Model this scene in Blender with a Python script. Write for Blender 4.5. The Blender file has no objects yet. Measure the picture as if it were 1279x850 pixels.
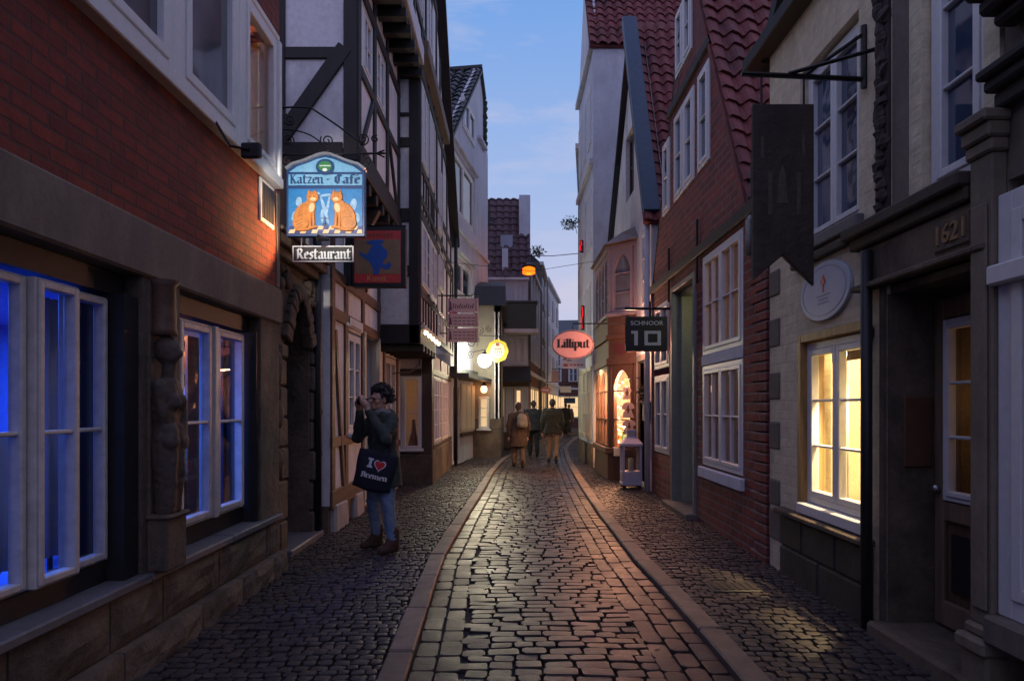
import bpy, bmesh, math, random
from mathutils import Vector, Matrix
random.seed(7)
R = math.radians
scene = bpy.context.scene
COL = scene.collection
V = Vector
WLOC = {}

# ------------------------------------------------------------------ frames
class Fr:
    """a wall frame: u along the wall, v up, d out of the wall"""
    def __init__(s, o, u, n):
        s.o = V(o); s.u = V(u).normalized(); s.n = V(n).normalized(); s.z = V((0, 0, 1))
    def p(s, u, v, d=0.0):
        return s.o + s.u*u + s.n*d + s.z*v

def FL(x):   # wall on the left side of the street, u = distance along the street
    return Fr((x, 0, 0), (0, 1, 0), (1, 0, 0))
def FRt(x):  # wall on the right side
    return Fr((x, 0, 0), (0, 1, 0), (-1, 0, 0))
def FC(y):   # surface that faces the near end of the street, u = x
    return Fr((0, y, 0), (1, 0, 0), (0, -1, 0))

# ------------------------------------------------------------------ mesh builder
class MB:
    def __init__(s):
        s.v = []; s.f = []
    def add(s, vs, fs):
        n = len(s.v); s.v += [V(x) for x in vs]; s.f += [tuple(i+n for i in f) for f in fs]; return s
    def box(s, F, u0, u1, v0, v1, d0, d1):
        P = F.p
        vs = [P(u0,v0,d0),P(u1,v0,d0),P(u1,v1,d0),P(u0,v1,d0),P(u0,v0,d1),P(u1,v0,d1),P(u1,v1,d1),P(u0,v1,d1)]
        return s.add(vs, [(0,1,2,3),(4,5,6,7),(0,1,5,4),(1,2,6,5),(2,3,7,6),(3,0,4,7)])
    def prism(s, F, poly, d0, d1):
        n = len(poly)
        vs = [F.p(u,v,d0) for u,v in poly]+[F.p(u,v,d1) for u,v in poly]
        fs = [tuple(range(n)), tuple(range(n,2*n))]+[(i,(i+1)%n,n+(i+1)%n,n+i) for i in range(n)]
        return s.add(vs, fs)
    def bar(s, F, u0, v0, u1, v1, w, d0, d1):
        L = math.hypot(u1-u0, v1-v0); a = -(v1-v0)/L*w/2; b = (u1-u0)/L*w/2
        return s.prism(F, [(u0+a,v0+b),(u1+a,v1+b),(u1-a,v1-b),(u0-a,v0-b)], d0, d1)
    def tube(s, pts, r, n=8, caps=True):
        pts = [V(p) for p in pts]; rs = r if isinstance(r,(list,tuple)) else [r]*len(pts)
        base = len(s.v); up = None
        for i,p in enumerate(pts):
            t = (pts[min(i+1,len(pts)-1)]-pts[max(i-1,0)]).normalized()
            if up is None:
                up = V((0,0,1)) if abs(t.z)<.9 else V((1,0,0))
            a = t.cross(up).normalized(); b = a.cross(t).normalized(); up = b
            for k in range(n):
                th = 2*math.pi*k/n
                s.v.append(p+a*math.cos(th)*rs[i]+b*math.sin(th)*rs[i])
        for i in range(len(pts)-1):
            for k in range(n):
                k2 = (k+1)%n
                s.f.append((base+i*n+k, base+i*n+k2, base+(i+1)*n+k2, base+(i+1)*n+k))
        if caps:
            s.f.append(tuple(base+k for k in range(n))); s.f.append(tuple(base+(len(pts)-1)*n+k for k in range(n)))
        return s
    def lathe(s, c, prof, n=12):
        base = len(s.v); c = V(c)
        for r,z in prof:
            for k in range(n):
                th = 2*math.pi*k/n; s.v.append(c+V((r*math.cos(th), r*math.sin(th), z)))
        for i in range(len(prof)-1):
            for k in range(n):
                k2=(k+1)%n; s.f.append((base+i*n+k,base+i*n+k2,base+(i+1)*n+k2,base+(i+1)*n+k))
        s.f.append(tuple(base+k for k in range(n))); s.f.append(tuple(base+(len(prof)-1)*n+k for k in range(n)))
        return s
    def ball(s, c, r, n=10, m=7, jit=0.0):
        rx,ry,rz = r if isinstance(r,(tuple,list)) else (r,r,r)
        base = len(s.v); c = V(c)
        s.v.append(c+V((0,0,-rz)))
        for i in range(1,m):
            ph = -math.pi/2+math.pi*i/m
            for k in range(n):
                th = 2*math.pi*k/n; j = 1+random.uniform(-jit,jit)
                s.v.append(c+V((rx*math.cos(ph)*math.cos(th)*j, ry*math.cos(ph)*math.sin(th)*j, rz*math.sin(ph)*j)))
        s.v.append(c+V((0,0,rz))); top = len(s.v)-1
        for k in range(n):
            k2=(k+1)%n; s.f.append((base, base+1+k2, base+1+k)); s.f.append((top, top-n+k, top-n+k2))
        for i in range(m-2):
            for k in range(n):
                k2=(k+1)%n; a=base+1+i*n; s.f.append((a+k,a+k2,a+n+k2,a+n+k))
        return s
    def wall(s, F, u0, u1, v0, v1, holes, d0, d1):
        us = sorted({u0,u1,*[min(max(h[0],u0),u1) for h in holes],*[min(max(h[1],u0),u1) for h in holes]})
        vs = sorted({v0,v1,*[min(max(h[2],v0),v1) for h in holes],*[min(max(h[3],v0),v1) for h in holes]})
        nu,nv = len(us)-1,len(vs)-1
        def full(i,j):
            if not(0<=i<nu and 0<=j<nv): return False
            cu=(us[i]+us[i+1])/2; cv=(vs[j]+vs[j+1])/2
            return not any(h[0]<cu<h[1] and h[2]<cv<h[3] for h in holes)
        for i in range(nu):
            for j in range(nv):
                if not full(i,j): continue
                a,b,c,e = us[i],us[i+1],vs[j],vs[j+1]
                q=lambda *t: s.add([F.p(*x) for x in t],[(0,1,2,3)])
                q((a,c,d1),(b,c,d1),(b,e,d1),(a,e,d1)); q((a,c,d0),(a,e,d0),(b,e,d0),(b,c,d0))
                if not full(i-1,j): q((a,c,d0),(a,c,d1),(a,e,d1),(a,e,d0))
                if not full(i+1,j): q((b,c,d0),(b,e,d0),(b,e,d1),(b,c,d1))
                if not full(i,j-1): q((a,c,d0),(b,c,d0),(b,c,d1),(a,c,d1))
                if not full(i,j+1): q((a,e,d0),(a,e,d1),(b,e,d1),(b,e,d0))
        return s
    def split(s, name, mat, parent=None, **kw):
        """every connected piece becomes a mesh of its own"""
        par=list(range(len(s.v)))
        def fd(i):
            while par[i]!=i: par[i]=par[par[i]]; i=par[i]
            return i
        for f in s.f:
            for k in f[1:]: par[fd(k)]=fd(f[0])
        gr={}
        for f in s.f: gr.setdefault(fd(f[0]),[]).append(f)
        out=[]
        for r,fs in gr.items():
            idx=sorted({i for f in fs for i in f}); mp={i:k for k,i in enumerate(idx)}
            m=MB(); m.v=[s.v[i] for i in idx]; m.f=[tuple(mp[i] for i in f) for f in fs]; out.append(m.build(name,mat,parent,**kw))
        return out
    def build(s, name, mat, parent=None, loc=None, smooth=False, bevel=0, clips=(), merge=False, kind=None):
        if loc is None:
            if parent is not None: loc = WLOC[parent.name]
            else:
                xs=[v.x for v in s.v]; ys=[v.y for v in s.v]; zs=[v.z for v in s.v]
                loc = V(((min(xs)+max(xs))/2,(min(ys)+max(ys))/2,min(zs)))
        loc = V(loc)
        me = bpy.data.meshes.new(name)
        me.from_pydata([v-loc for v in s.v], [], s.f)
        bm = bmesh.new(); bm.from_mesh(me)
        if merge or clips: bmesh.ops.remove_doubles(bm, verts=bm.verts, dist=1e-5)
        for co,no in clips:
            bmesh.ops.bisect_plane(bm, geom=bm.verts[:]+bm.edges[:]+bm.faces[:], plane_co=V(co)-loc, plane_no=V(no), clear_outer=True)
        bmesh.ops.recalc_face_normals(bm, faces=bm.faces)
        for f in bm.faces: f.smooth = smooth
        bm.to_mesh(me); bm.free()
        o = bpy.data.objects.new(name, me); COL.objects.link(o)
        if mat: me.materials.append(mat)
        if parent is not None:
            o.parent = parent; o.location = loc - WLOC[parent.name]
        else: o.location = loc
        WLOC[o.name] = loc
        if bevel:
            m = o.modifiers.new('b','BEVEL'); m.width=bevel; m.segments=1; m.limit_method='ANGLE'; m.angle_limit=R(50)
        if kind: o['kind']=kind
        return o

def thing(name, label, cat, loc=(0,0,0), group=None):
    o = bpy.data.objects.new(name, None); COL.objects.link(o); o.location = loc
    o.empty_display_size=.2; WLOC[o.name] = V(loc)
    o['label']=label; o['category']=cat
    if group: o['group']=group
    return o
def tag(o, label, cat, group=None):
    o['label']=label; o['category']=cat
    if group: o['group']=group
    return o

def text(s, F, u, v, size, d, depth, mat, name, parent, bold=0.0, align='CENTER', squeeze=1.0):
    cu = bpy.data.curves.new('tmp','FONT'); cu.body=s; cu.size=size; cu.align_x=align; cu.align_y='CENTER'; cu.offset=bold; cu.extrude=depth/2
    cu.resolution_u=4
    ob = bpy.data.objects.new('tmp',cu); COL.objects.link(ob)
    dg = bpy.context.evaluated_depsgraph_get(); me0 = ob.evaluated_get(dg).to_mesh()
    m = MB(); m.v=[F.p(u+p.co.x*squeeze, v+p.co.y, d+p.co.z+depth/2) for p in me0.vertices]; m.f=[tuple(p.vertices) for p in me0.polygons]
    bpy.data.objects.remove(ob); bpy.data.curves.remove(cu)
    return m.build(name, mat, parent)

GL = {
'n':(.72,[[(0,1),(.1,.9),(.1,.1),(.2,0)],[(.1,.8),(.35,1),(.5,.85),(.5,.1),(.62,0)]]),
'u':(.72,[[(0,1),(.1,.9),(.1,.15),(.25,0),(.5,.2)],[(.5,1),(.5,.1),(.62,0)]]),
'r':(.52,[[(0,1),(.1,.9),(.1,.1),(.2,0)],[(.1,.75),(.3,1),(.42,.85)]]),
'e':(.58,[[(.1,.45),(.45,.65),(.35,1),(.1,.8),(.1,.15),(.28,0),(.45,.15)]]),
'é':(.58,[[(.1,.45),(.45,.65),(.35,1),(.1,.8),(.1,.15),(.28,0),(.45,.15)],[(.2,1.2),(.45,1.5)]]),
's':(.55,[[(.45,.85),(.3,1),(.1,.8),(.4,.35),(.25,0),(.05,.12)]]),
't':(.52,[[(.15,1.35),(.15,.15),(.3,0),(.42,.12)],[(0,1),(.4,1)]]),
'a':(.66,[[(.08,.85),(.3,1),(.42,.85),(.42,.1),(.55,0)],[(.42,.6),(.08,.4),(.08,.12),(.22,0),(.42,.15)]]),
'm':(1.1,[[(0,1),(.1,.9),(.1,.1),(.2,0)],[(.1,.8),(.35,1),(.48,.85),(.48,.1),(.55,0)],[(.48,.8),(.72,1),(.87,.85),(.87,.1),(.98,0)]]),
'z':(.6,[[(.05,1),(.45,1),(.1,.05),(.5,.05)]]),
'f':(.5,[[(.5,1.35),(.3,1.5),(.18,1.3),(.18,-.05)],[(0,.95),(.42,.95)]]),
'l':(.32,[[(.1,1.5),(.1,.1),(.22,0)]]),
'i':(.32,[[(0,1),(.1,.9),(.1,.1),(.22,0)],[(.07,1.35),(.14,1.28)]]),
'p':(.66,[[(0,1),(.1,.9),(.1,-.5)],[(.1,.85),(.35,1),(.5,.8),(.5,.2),(.3,0),(.1,.15)]]),
'-':(.6,[[(.08,.5),(.25,.6),(.35,.5),(.5,.6)]]),
'K':(.82,[[(.15,1.45),(.15,.05),(.25,0)],[(0,1.3),(.15,1.45)],[(.15,.72),(.58,1.45)],[(.28,.85),(.6,.05),(.72,0)]]),
'C':(.82,[[(.65,1.2),(.4,1.45),(.1,1.1),(.1,.35),(.35,0),(.68,.25)],[(.4,1.45),(.4,.3)]]),
'R':(.86,[[(.15,1.4),(.15,.05),(.02,0)],[(0,1.3),(.4,1.45),(.6,1.2),(.5,.85),(.15,.75)],[(.35,.75),(.6,.1),(.75,0)]]),
'B':(.78,[[(.15,1.4),(.15,.0)],[(0,1.3),(.4,1.45),(.58,1.2),(.45,.85),(.18,.78)],[(.45,.8),(.65,.5),(.55,.1),(.3,0),(.05,.05)]]),
'L':(.82,[[(.22,1.42),(.22,.05)],[(.04,1.42),(.42,1.42)],[(.04,.04),(.62,.04),(.68,.42)]]),
}
def penned(s, F, u, v, xh, width, d, depth, mat, name, parent, nib=(.11,.09), slant=0.0):
    """broad-nib lettering, centred on u, baseline v, squeezed or stretched to the given width"""
    tot = sum(GL[c][0] for c in s); k = width/tot
    m = MB(); x = 0
    for c in s:
        for st in GL[c][1]:
            for (a,b),(e,f) in zip(st[:-1],st[1:]):
                L = math.hypot(e-a,f-b) or 1; ex=(e-a)/L*.03; ey=(f-b)/L*.03
                a2,b2,e2,f2=a-ex,b-ey,e+ex,f+ey
                nx,ny=nib
                crossv=abs((e-a)/L*ny-(f-b)/L*nx)
                qx,qy=(-(f-b)/L*.03,(e-a)/L*.03) if crossv<.03 else (0,0)
                pts=[(a2-nx-qx,b2-ny-qy),(a2+nx+qx,b2+ny+qy),(e2+nx+qx,f2+ny+qy),(e2-nx-qx,f2-ny-qy)]
                m.prism(F,[(u-width/2+(x+px+.1+py*slant)*k, v+py*xh) for px,py in pts], d, d+depth+random.uniform(0,.0006))
        x += GL[c][0]
    return m.build(name, mat, parent)

# ------------------------------------------------------------------ materials
def newmat(name):
    m = bpy.data.materials.new(name); m.use_nodes=True
    nt=m.node_tree; b=nt.nodes['Principled BSDF']; return m,nt,b
def N(nt,t,**kw):
    n=nt.nodes.new(t)
    for k,v in kw.items():
        if k.startswith('i_'): n.inputs[k[2:].replace('_',' ')].default_value=v
        else: setattr(n,k,v)
    return n
def c4(c): return (c[0],c[1],c[2],1)
def pos(nt, sc=(1,1,1)):
    g=N(nt,'ShaderNodeNewGeometry'); mp=N(nt,'ShaderNodeMapping'); mp.inputs['Scale'].default_value=sc
    nt.links.new(g.outputs['Position'],mp.inputs['Vector']); return mp.outputs[0]
def noise(nt, vec, scale, detail=6, rough=.6):
    n=N(nt,'ShaderNodeTexNoise'); n.inputs['Scale'].default_value=scale; n.inputs['Detail'].default_value=detail; n.inputs['Roughness'].default_value=rough
    nt.links.new(vec,n.inputs['Vector']); return n.outputs['Fac']
def ramp(nt, fac, stops):
    r=N(nt,'ShaderNodeValToRGB'); e=r.color_ramp.elements
    while len(e)<len(stops): e.new(.5)
    for el,(p,c) in zip(e,stops): el.position=p; el.color=c4(c)
    nt.links.new(fac,r.inputs['Fac']); return r.outputs['Color']
def mixc(nt, fac, a, b, mode='MIX'):
    m=N(nt,'ShaderNodeMix',data_type='RGBA',blend_type=mode)
    for sock,val in ((m.inputs[0],fac),(m.inputs[6],a),(m.inputs[7],b)):
        if hasattr(val,'is_linked') or hasattr(val,'links'): nt.links.new(val,sock)
        elif isinstance(val,(int,float)): sock.default_value=val
        else: sock.default_value=c4(val)
    return m.outputs[2]
def bump(nt, b, h, strength=.4, dist=.01, prev=None):
    n=N(nt,'ShaderNodeBump'); n.inputs['Strength'].default_value=strength; n.inputs['Distance'].default_value=dist
    nt.links.new(h,n.inputs['Height'])
    if prev is not None: nt.links.new(prev,n.inputs['Normal'])
    nt.links.new(n.outputs[0],b.inputs['Normal']); return n.outputs[0]
def scl(c,k): return tuple(x*k for x in c)

def mottled(name, col, var=.35, scale=3.0, rough=.8, bstr=.3, bscale=30, dirt=None, streak=False, bdist=.01):
    m,nt,b=newmat(name)
    vec=pos(nt,(1,1,.35) if streak else (1,1,1))
    f=noise(nt,vec,scale,8,.65); c=ramp(nt,f,[(.3,scl(col,1-var)),(.7,scl(col,1+var*.5))])
    f2=noise(nt,pos(nt),bscale,6,.7)
    c=mixc(nt,.35,c,ramp(nt,f2,[(.3,scl(col,.6)),(.7,scl(col,1.25))]))
    if dirt:
        g=noise(nt,pos(nt,(1,1,.5)),1.3,9,.7); gf=ramp(nt,g,[(.48,(0,0,0)),(.68,(1,1,1))])
        c=mixc(nt,gf,c,dirt)
    nt.links.new(c,b.inputs['Base Color']); b.inputs['Roughness'].default_value=rough
    bump(nt,b,f2,bstr,bdist); return m
def wood(name, col, axis='z', rough=.6, var=.4):
    m,nt,b=newmat(name); s={'z':(14,14,1.2),'y':(14,1.2,14),'x':(1.2,14,14)}[axis]
    f=noise(nt,pos(nt,s),1.5,8,.65); c=ramp(nt,f,[(.3,scl(col,1-var)),(.7,scl(col,1+var*.6))])
    nt.links.new(c,b.inputs['Base Color']); b.inputs['Roughness'].default_value=rough; bump(nt,b,f,.35,.006); return m
def plain(name, col, rough=.5, metal=0, var=.12, scale=25):
    m,nt,b=newmat(name); f=noise(nt,pos(nt),scale,5,.6); c=ramp(nt,f,[(.3,scl(col,1-var)),(.7,scl(col,1+var))])
    nt.links.new(c,b.inputs['Base Color']); b.inputs['Roughness'].default_value=rough; b.inputs['Metallic'].default_value=metal
    bump(nt,b,f,.08,.004); return m
def brick(name, cols, mortar, axis='y', bw=.25, bh=.075, ms=.01, bs=.6, dirt=None):
    m,nt,b=newmat(name); g=N(nt,'ShaderNodeNewGeometry'); sp=N(nt,'ShaderNodeSeparateXYZ'); nt.links.new(g.outputs['Position'],sp.inputs[0])
    nz=N(nt,'ShaderNodeTexNoise'); nz.inputs['Scale'].default_value=2.5; nt.links.new(g.outputs['Position'],nz.inputs['Vector'])
    cb=N(nt,'ShaderNodeCombineXYZ'); nt.links.new(sp.outputs['Y' if axis=='y' else 'X'],cb.inputs['X']); nt.links.new(sp.outputs['Z'],cb.inputs['Y'])
    ad=N(nt,'ShaderNodeVectorMath',operation='MULTIPLY_ADD'); nt.links.new(nz.outputs['Color'],ad.inputs[0]); ad.inputs[1].default_value=(.02,.02,0); nt.links.new(cb.outputs[0],ad.inputs[2])
    t=N(nt,'ShaderNodeTexBrick'); nt.links.new(ad.outputs[0],t.inputs['Vector'])
    t.inputs['Scale'].default_value=1; t.inputs['Brick Width'].default_value=bw; t.inputs['Row Height'].default_value=bh
    t.inputs['Mortar Size'].default_value=ms; t.inputs['Mortar Smooth'].default_value=.3; t.inputs['Bias'].default_value=0
    t.inputs['Color1'].default_value=c4(cols[0]); t.inputs['Color2'].default_value=c4(cols[1]); t.inputs['Mortar'].default_value=c4(mortar)
    f=noise(nt,pos(nt),9,8,.7); f2=noise(nt,pos(nt),60,5,.7)
    c=mixc(nt,.75,t.outputs['Color'],ramp(nt,f,[(.25,(.45,.45,.45)),(.75,(1.15,1.15,1.15))]),'MULTIPLY')
    if dirt:
        gf=ramp(nt,noise(nt,pos(nt,(1,1,.4)),1.6,9,.7),[(.5,(0,0,0)),(.75,(.7,.7,.7))]); c=mixc(nt,gf,c,dirt)
    nt.links.new(c,b.inputs['Base Color']); b.inputs['Roughness'].default_value=.85
    iv=N(nt,'ShaderNodeMath',operation='SUBTRACT'); iv.inputs[0].default_value=1; nt.links.new(t.outputs['Fac'],iv.inputs[1])
    fs_=noise(nt,pos(nt,(1,1,.25)),.9,8,.7); c2=mixc(nt,ramp(nt,fs_,[(.52,(0,0,0)),(.72,(.55,.55,.55))]),c,scl(mortar,1.1)); nt.links.new(c2,b.inputs['Base Color'])
    n1=bump(nt,b,iv.outputs[0],bs,.035); n2=bump(nt,b,f,.6,.02,n1); bump(nt,b,f2,.45,.01,n2); return m
def glass_clear(name, tint=(.95,.95,.95), rough=.02):
    m=bpy.data.materials.new(name); m.use_nodes=True; nt=m.node_tree; nt.nodes.remove(nt.nodes['Principled BSDF'])
    t=N(nt,'ShaderNodeBsdfTransparent'); t.inputs[0].default_value=c4(tint); g=N(nt,'ShaderNodeBsdfGlossy'); g.inputs['Roughness'].default_value=rough
    lw=N(nt,'ShaderNodeLayerWeight'); lw.inputs[0].default_value=.5; pw=N(nt,'ShaderNodeMath',operation='POWER'); nt.links.new(lw.outputs['Facing'],pw.inputs[0]); pw.inputs[1].default_value=4.5
    f=N(nt,'ShaderNodeMapRange'); f.inputs[3].default_value=.05; f.inputs[4].default_value=.75; nt.links.new(pw.outputs[0],f.inputs[0]); x=N(nt,'ShaderNodeMixShader')
    nz=noise(nt,pos(nt),1.7,2,.5); bp=N(nt,'ShaderNodeBump'); bp.inputs['Strength'].default_value=.06; bp.inputs['Distance'].default_value=.05
    nt.links.new(nz,bp.inputs['Height']); nt.links.new(bp.outputs[0],g.inputs['Normal'])
    nt.links.new(f.outputs[0],x.inputs[0]); nt.links.new(t.outputs[0],x.inputs[1]); nt.links.new(g.outputs[0],x.inputs[2])
    nt.links.new(x.outputs[0],nt.nodes['Material Output'].inputs['Surface']); return m
def glass_dark(name, col=(.012,.014,.018), spec=.6, ior=1.5):
    m,nt,b=newmat(name); b.inputs['IOR'].default_value=ior; b.inputs['Base Color'].default_value=c4(col); b.inputs['Roughness'].default_value=.04; b.inputs['Specular IOR Level'].default_value=spec
    f=noise(nt,pos(nt),2.2,2,.5); c=ramp(nt,noise(nt,pos(nt,(1,1,.4)),1.1,3,.5),[(.35,scl(col,.5)),(.7,scl(col,2.2))]); nt.links.new(c,b.inputs['Base Color'])
    bump(nt,b,f,.08,.05); return m
def emit(name, col, st):
    m,nt,b=newmat(name); b.inputs['Base Color'].default_value=c4(scl(col,.5)); b.inputs['Emission Color'].default_value=c4(col); b.inputs['Emission Strength'].default_value=st
    f=noise(nt,pos(nt),6,2,.5); nt.links.new(ramp(nt,f,[(.2,scl(col,.85)),(.8,col)]),b.inputs['Emission Color']); return m
def island(name, cols, rough=(.35,.6), bscale=40, bstr=.35, spec=.5):
    """stones of one paving: each stone its own shade of the same stone"""
    m,nt,b=newmat(name); g=N(nt,'ShaderNodeNewGeometry')
    c=ramp(nt,g.outputs['Random Per Island'],[(i/(len(cols)-1),x) for i,x in enumerate(cols)])
    f=noise(nt,pos(nt),7,6,.7); c=mixc(nt,.8,c,ramp(nt,f,[(.3,(.55,.55,.55)),(.7,(1.25,1.25,1.25))]),'MULTIPLY')
    f2=noise(nt,pos(nt),bscale,6,.75)
    nt.links.new(c,b.inputs['Base Color'])
    mr=N(nt,'ShaderNodeMapRange'); mr.inputs[1].default_value=.3; mr.inputs[2].default_value=.7; mr.inputs[3].default_value=rough[0]; mr.inputs[4].default_value=rough[1]
    nt.links.new(noise(nt,pos(nt),3,5,.7),mr.inputs[0]); nt.links.new(mr.outputs[0],b.inputs['Roughness']); b.inputs['Specular IOR Level'].default_value=spec
    bump(nt,b,f2,bstr,.006); return m

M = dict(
 brick_left=brick('dark red brick',((.27,.040,.020),(.17,.028,.018)),(.12,.042,.032),'y',.25,.078,.011,.7,(.10,.035,.03)),
 brick_right=brick('old hand made brick',((.30,.048,.034),(.15,.03,.028)),(.22,.13,.125),'y',.29,.1,.015,.9,(.13,.04,.04)),
 brick_front=brick('old hand made brick facing the street end',((.30,.048,.034),(.15,.03,.028)),(.22,.13,.125),'x',.29,.1,.015,.9,(.13,.04,.04)),
 brick_far=brick('far red brick',((.22,.07,.05),(.14,.05,.04)),(.2,.14,.12),'y',.28,.09,.012,.5),
 stone_brown=mottled('brown sandstone',(.15,.112,.08),.6,4,.85,.8,18,(.035,.028,.024),bdist=.03),
 stone_grey=mottled('grey concrete band',(.17,.14,.115),.4,4,.85,.45,30,(.09,.075,.065),True),
 ledge=mottled('bluestone ledge',(.13,.13,.14),.3,5,.6,.3,40),
 plaster_white=mottled('white limewash',(.74,.74,.75),.14,2.2,.85,.45,14,(.52,.50,.49),True),
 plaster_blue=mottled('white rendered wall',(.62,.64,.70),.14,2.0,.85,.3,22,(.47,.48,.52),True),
 plaster_old=mottled('stained white limewash',(.72,.71,.72),.2,1.4,.85,.45,16,(.44,.42,.43),True),
 plaster_cream=brick('cream painted masonry',((.80,.69,.48),(.72,.62,.43)),(.73,.63,.44),'y',.26,.085,.012,.28,(.46,.38,.26)),
 timber=wood('black tarred timber',(.018,.015,.014),'z',.65),
 timber_h=wood('black tarred beam',(.018,.015,.014),'y',.65),
 timber_brown=wood('brown oak',(.065,.036,.022),'z',.6),
 timber_red=wood('brown oak beam',(.13,.07,.045),'y',.6),
 white_paint=plain('white window paint',(.66,.66,.66),.45,0,.06,18),
 aged_paint=plain('aged warm grey window paint',(.54,.50,.47),.5,0,.16,14),
 cream_paint=plain('cream paint',(.62,.56,.42),.5,0,.08,14),
 grey_paint=plain('grey green door paint',(.20,.21,.19),.55,0,.12,10),
 blue_paint=plain('dark blue paint',(.02,.055,.10),.5,0,.2,10),
 black_paint=plain('black paint',(.012,.012,.014),.55,0,.3,20),
 iron=plain('black wrought iron',(.02,.02,.022),.35,.7,.3,30),
 steel=plain('brushed steel',(.45,.45,.46),.35,.9,.1,40),
 dark_glass=glass_dark('dark window glass'),
 sky_tint_glass=glass_dark('window glass with sky reflection painted in',(.035,.055,.10),.5,2.1),  # bluish base colour stands in for reflected sky, on top of the real gloss
 curtain_glass=glass_dark('window glass with net curtain',(.16,.17,.2),.8),
 glass=glass_clear('clear glass'),
 dark_room=plain('dark interior',(.03,.028,.03),.8),
 blue_room=plain('blue painted room',(.12,.19,.50),.7),
 warm_room=plain('cream painted room',(.80,.75,.58),.7),
 dark_tiles=mottled('dark roof tiles',(.035,.04,.045),.4,5,.55,.4,30),
 red_tiles=mottled('red clay roof tiles',(.20,.05,.048),.55,4.5,.8,.5,26,(.06,.026,.03)),
 copper=mottled('brown copper roofing',(.16,.09,.06),.3,4,.5,.3,20),
)
# ================================================================== THE GROUND
def lerp_tab(tab, y):
    if y<=tab[0][0]: return tab[0][1]
    for (a,b),(c,d) in zip(tab[:-1],tab[1:]):
        if y<=c:
            t=(y-a)/(c-a); return b+(d-b)*t
    return tab[-1][1]
LK=[(0,-.52),(3.9,-.60),(6.9,-.70),(10,-.61),(13,-.50),(16.1,-.43),(19.7,-.23),(24,.3),(30,1.2),(36,2.2),(44,3.5),(60,7)]
RK=[(0,1.30),(3.9,1.29),(5.25,1.28),(6.9,1.23),(10,1.25),(13,1.32),(16.1,1.42),(19.7,1.56),(25.4,1.9),(30,2.5),(35.7,3.4),(44,5.0),(60,8.2)]
lk=lambda y: lerp_tab(LK,y)
rk=lambda y: lerp_tab(RK,y)
def sett(m, cx, cy, lx, ly, z, ang=0.0, dome=.0015, lod=0):
    j=lambda s: random.uniform(-s,s)
    ca,sa=math.cos(ang),math.sin(ang); hx,hy=lx/2,ly/2
    tz=z+j(.005); tx,ty=j(.034),j(.034)
    def pt(x,y,zz): return V((cx+x*ca-y*sa, cy+x*sa+y*ca, zz+tx*x+ty*y))
    k=.15*min(lx,ly)*random.uniform(.6,1.5)
    if lod:
        o=[(-hx,-hy),(hx,-hy),(hx,hy),(-hx,hy)]
        vs=[pt(x,y,tz-.03) for x,y in o]+[pt(x*.8,y*.78,tz) for x,y in o]
        m.add(vs,[(4,5,6,7)]+[(i,(i+1)%4,4+(i+1)%4,4+i) for i in range(4)]); return
    o=[(-hx+k,-hy),(hx-k,-hy),(hx,-hy+k),(hx,hy-k),(hx-k,hy),(-hx+k,hy),(-hx,hy-k),(-hx,-hy+k)]
    o=[(x+j(.006),y+j(.006)) for x,y in o]
    vs=[pt(x,y,tz-.035) for x,y in o]+[pt(x*.988,y*.986,tz-.006) for x,y in o]+[pt(x*.95,y*.945,tz) for x,y in o]+[pt(x*.45,y*.45,tz+dome*.6) for x,y in o]+[pt(0,0,tz+dome*.7)]
    fs=[]
    for r in range(3):
        for i in range(8): fs.append((r*8+i,r*8+(i+1)%8,r*8+8+(i+1)%8,r*8+8+i))
    for i in range(8): fs.append((24+i,24+(i+1)%8,32))
    m.add(vs,fs)

M['joint']=mottled('dark earth between the stones',(.022,.019,.018),.4,8,.9,.5,60)
M['setts']=island('worn road setts',[(.026,.020,.021),(.042,.032,.031),(.031,.025,.025),(.052,.039,.037),(.026,.023,.024)],(.26,.50),35,.6,.36)
M['small_setts']=island('small pavement setts',[(.032,.028,.029),(.054,.044,.043),(.042,.036,.037),(.068,.055,.05)],(.34,.62),38,.6,.34)
M['kerb']=island('worn kerb slabs',[(.14,.10,.082),(.17,.125,.10),(.12,.088,.074)],(.45,.7),40,.3,.4)

MB().add([(-120,-40,-.035),(120,-40,-.035),(120,200,-.035),(-120,200,-.035)],[(0,1,2,3)]).build('ground',M['joint'],kind='structure')

road=MB(); GW=.30
y=1.6
while y<40:
    lod=1 if y>21 else 0
    w=random.uniform(.098,.122)*(1 if y<21 else 1.25)
    x0=lk(y)+GW+.02; x1=rk(y)-(GW+.1); x=x0+random.uniform(-.05,.02)
    while x<x1-.06:
        l=random.uniform(.14,.24)
        if x+l>x1-.05: l=x1-x
        camber=.022*(1-((x+l/2-(x0+x1)/2)/((x1-x0)/2))**2)
        sett(road,x+l/2,y+.008*math.sin(x*2.2+y*.9),l-.013,w-.012,camber-.012,random.uniform(-.028,.028),lod=lod)
        x+=l
    y+=w
for side in (0,1):                        # gutter stones run along the kerbs
    for rrow in range(2 if side==0 else 3):
        y=1.6+rrow*.1
        while y<36:
            l=random.uniform(.19,.30); ym=y+l/2
            if side==0: x=lk(ym)+.075+rrow*.15; an=math.atan2(lk(ym+.3)-lk(ym-.3),.6)
            else: x=rk(ym)-.07-rrow*.135; an=math.atan2(rk(ym+.3)-rk(ym-.3),.6)
            sett(road,x,ym,.138 if side==0 else .126,l-.009,-.012,-an,lod=1 if y>21 else 0); y+=l
road.build('road',M['setts'],smooth=False,kind='structure')

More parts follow.
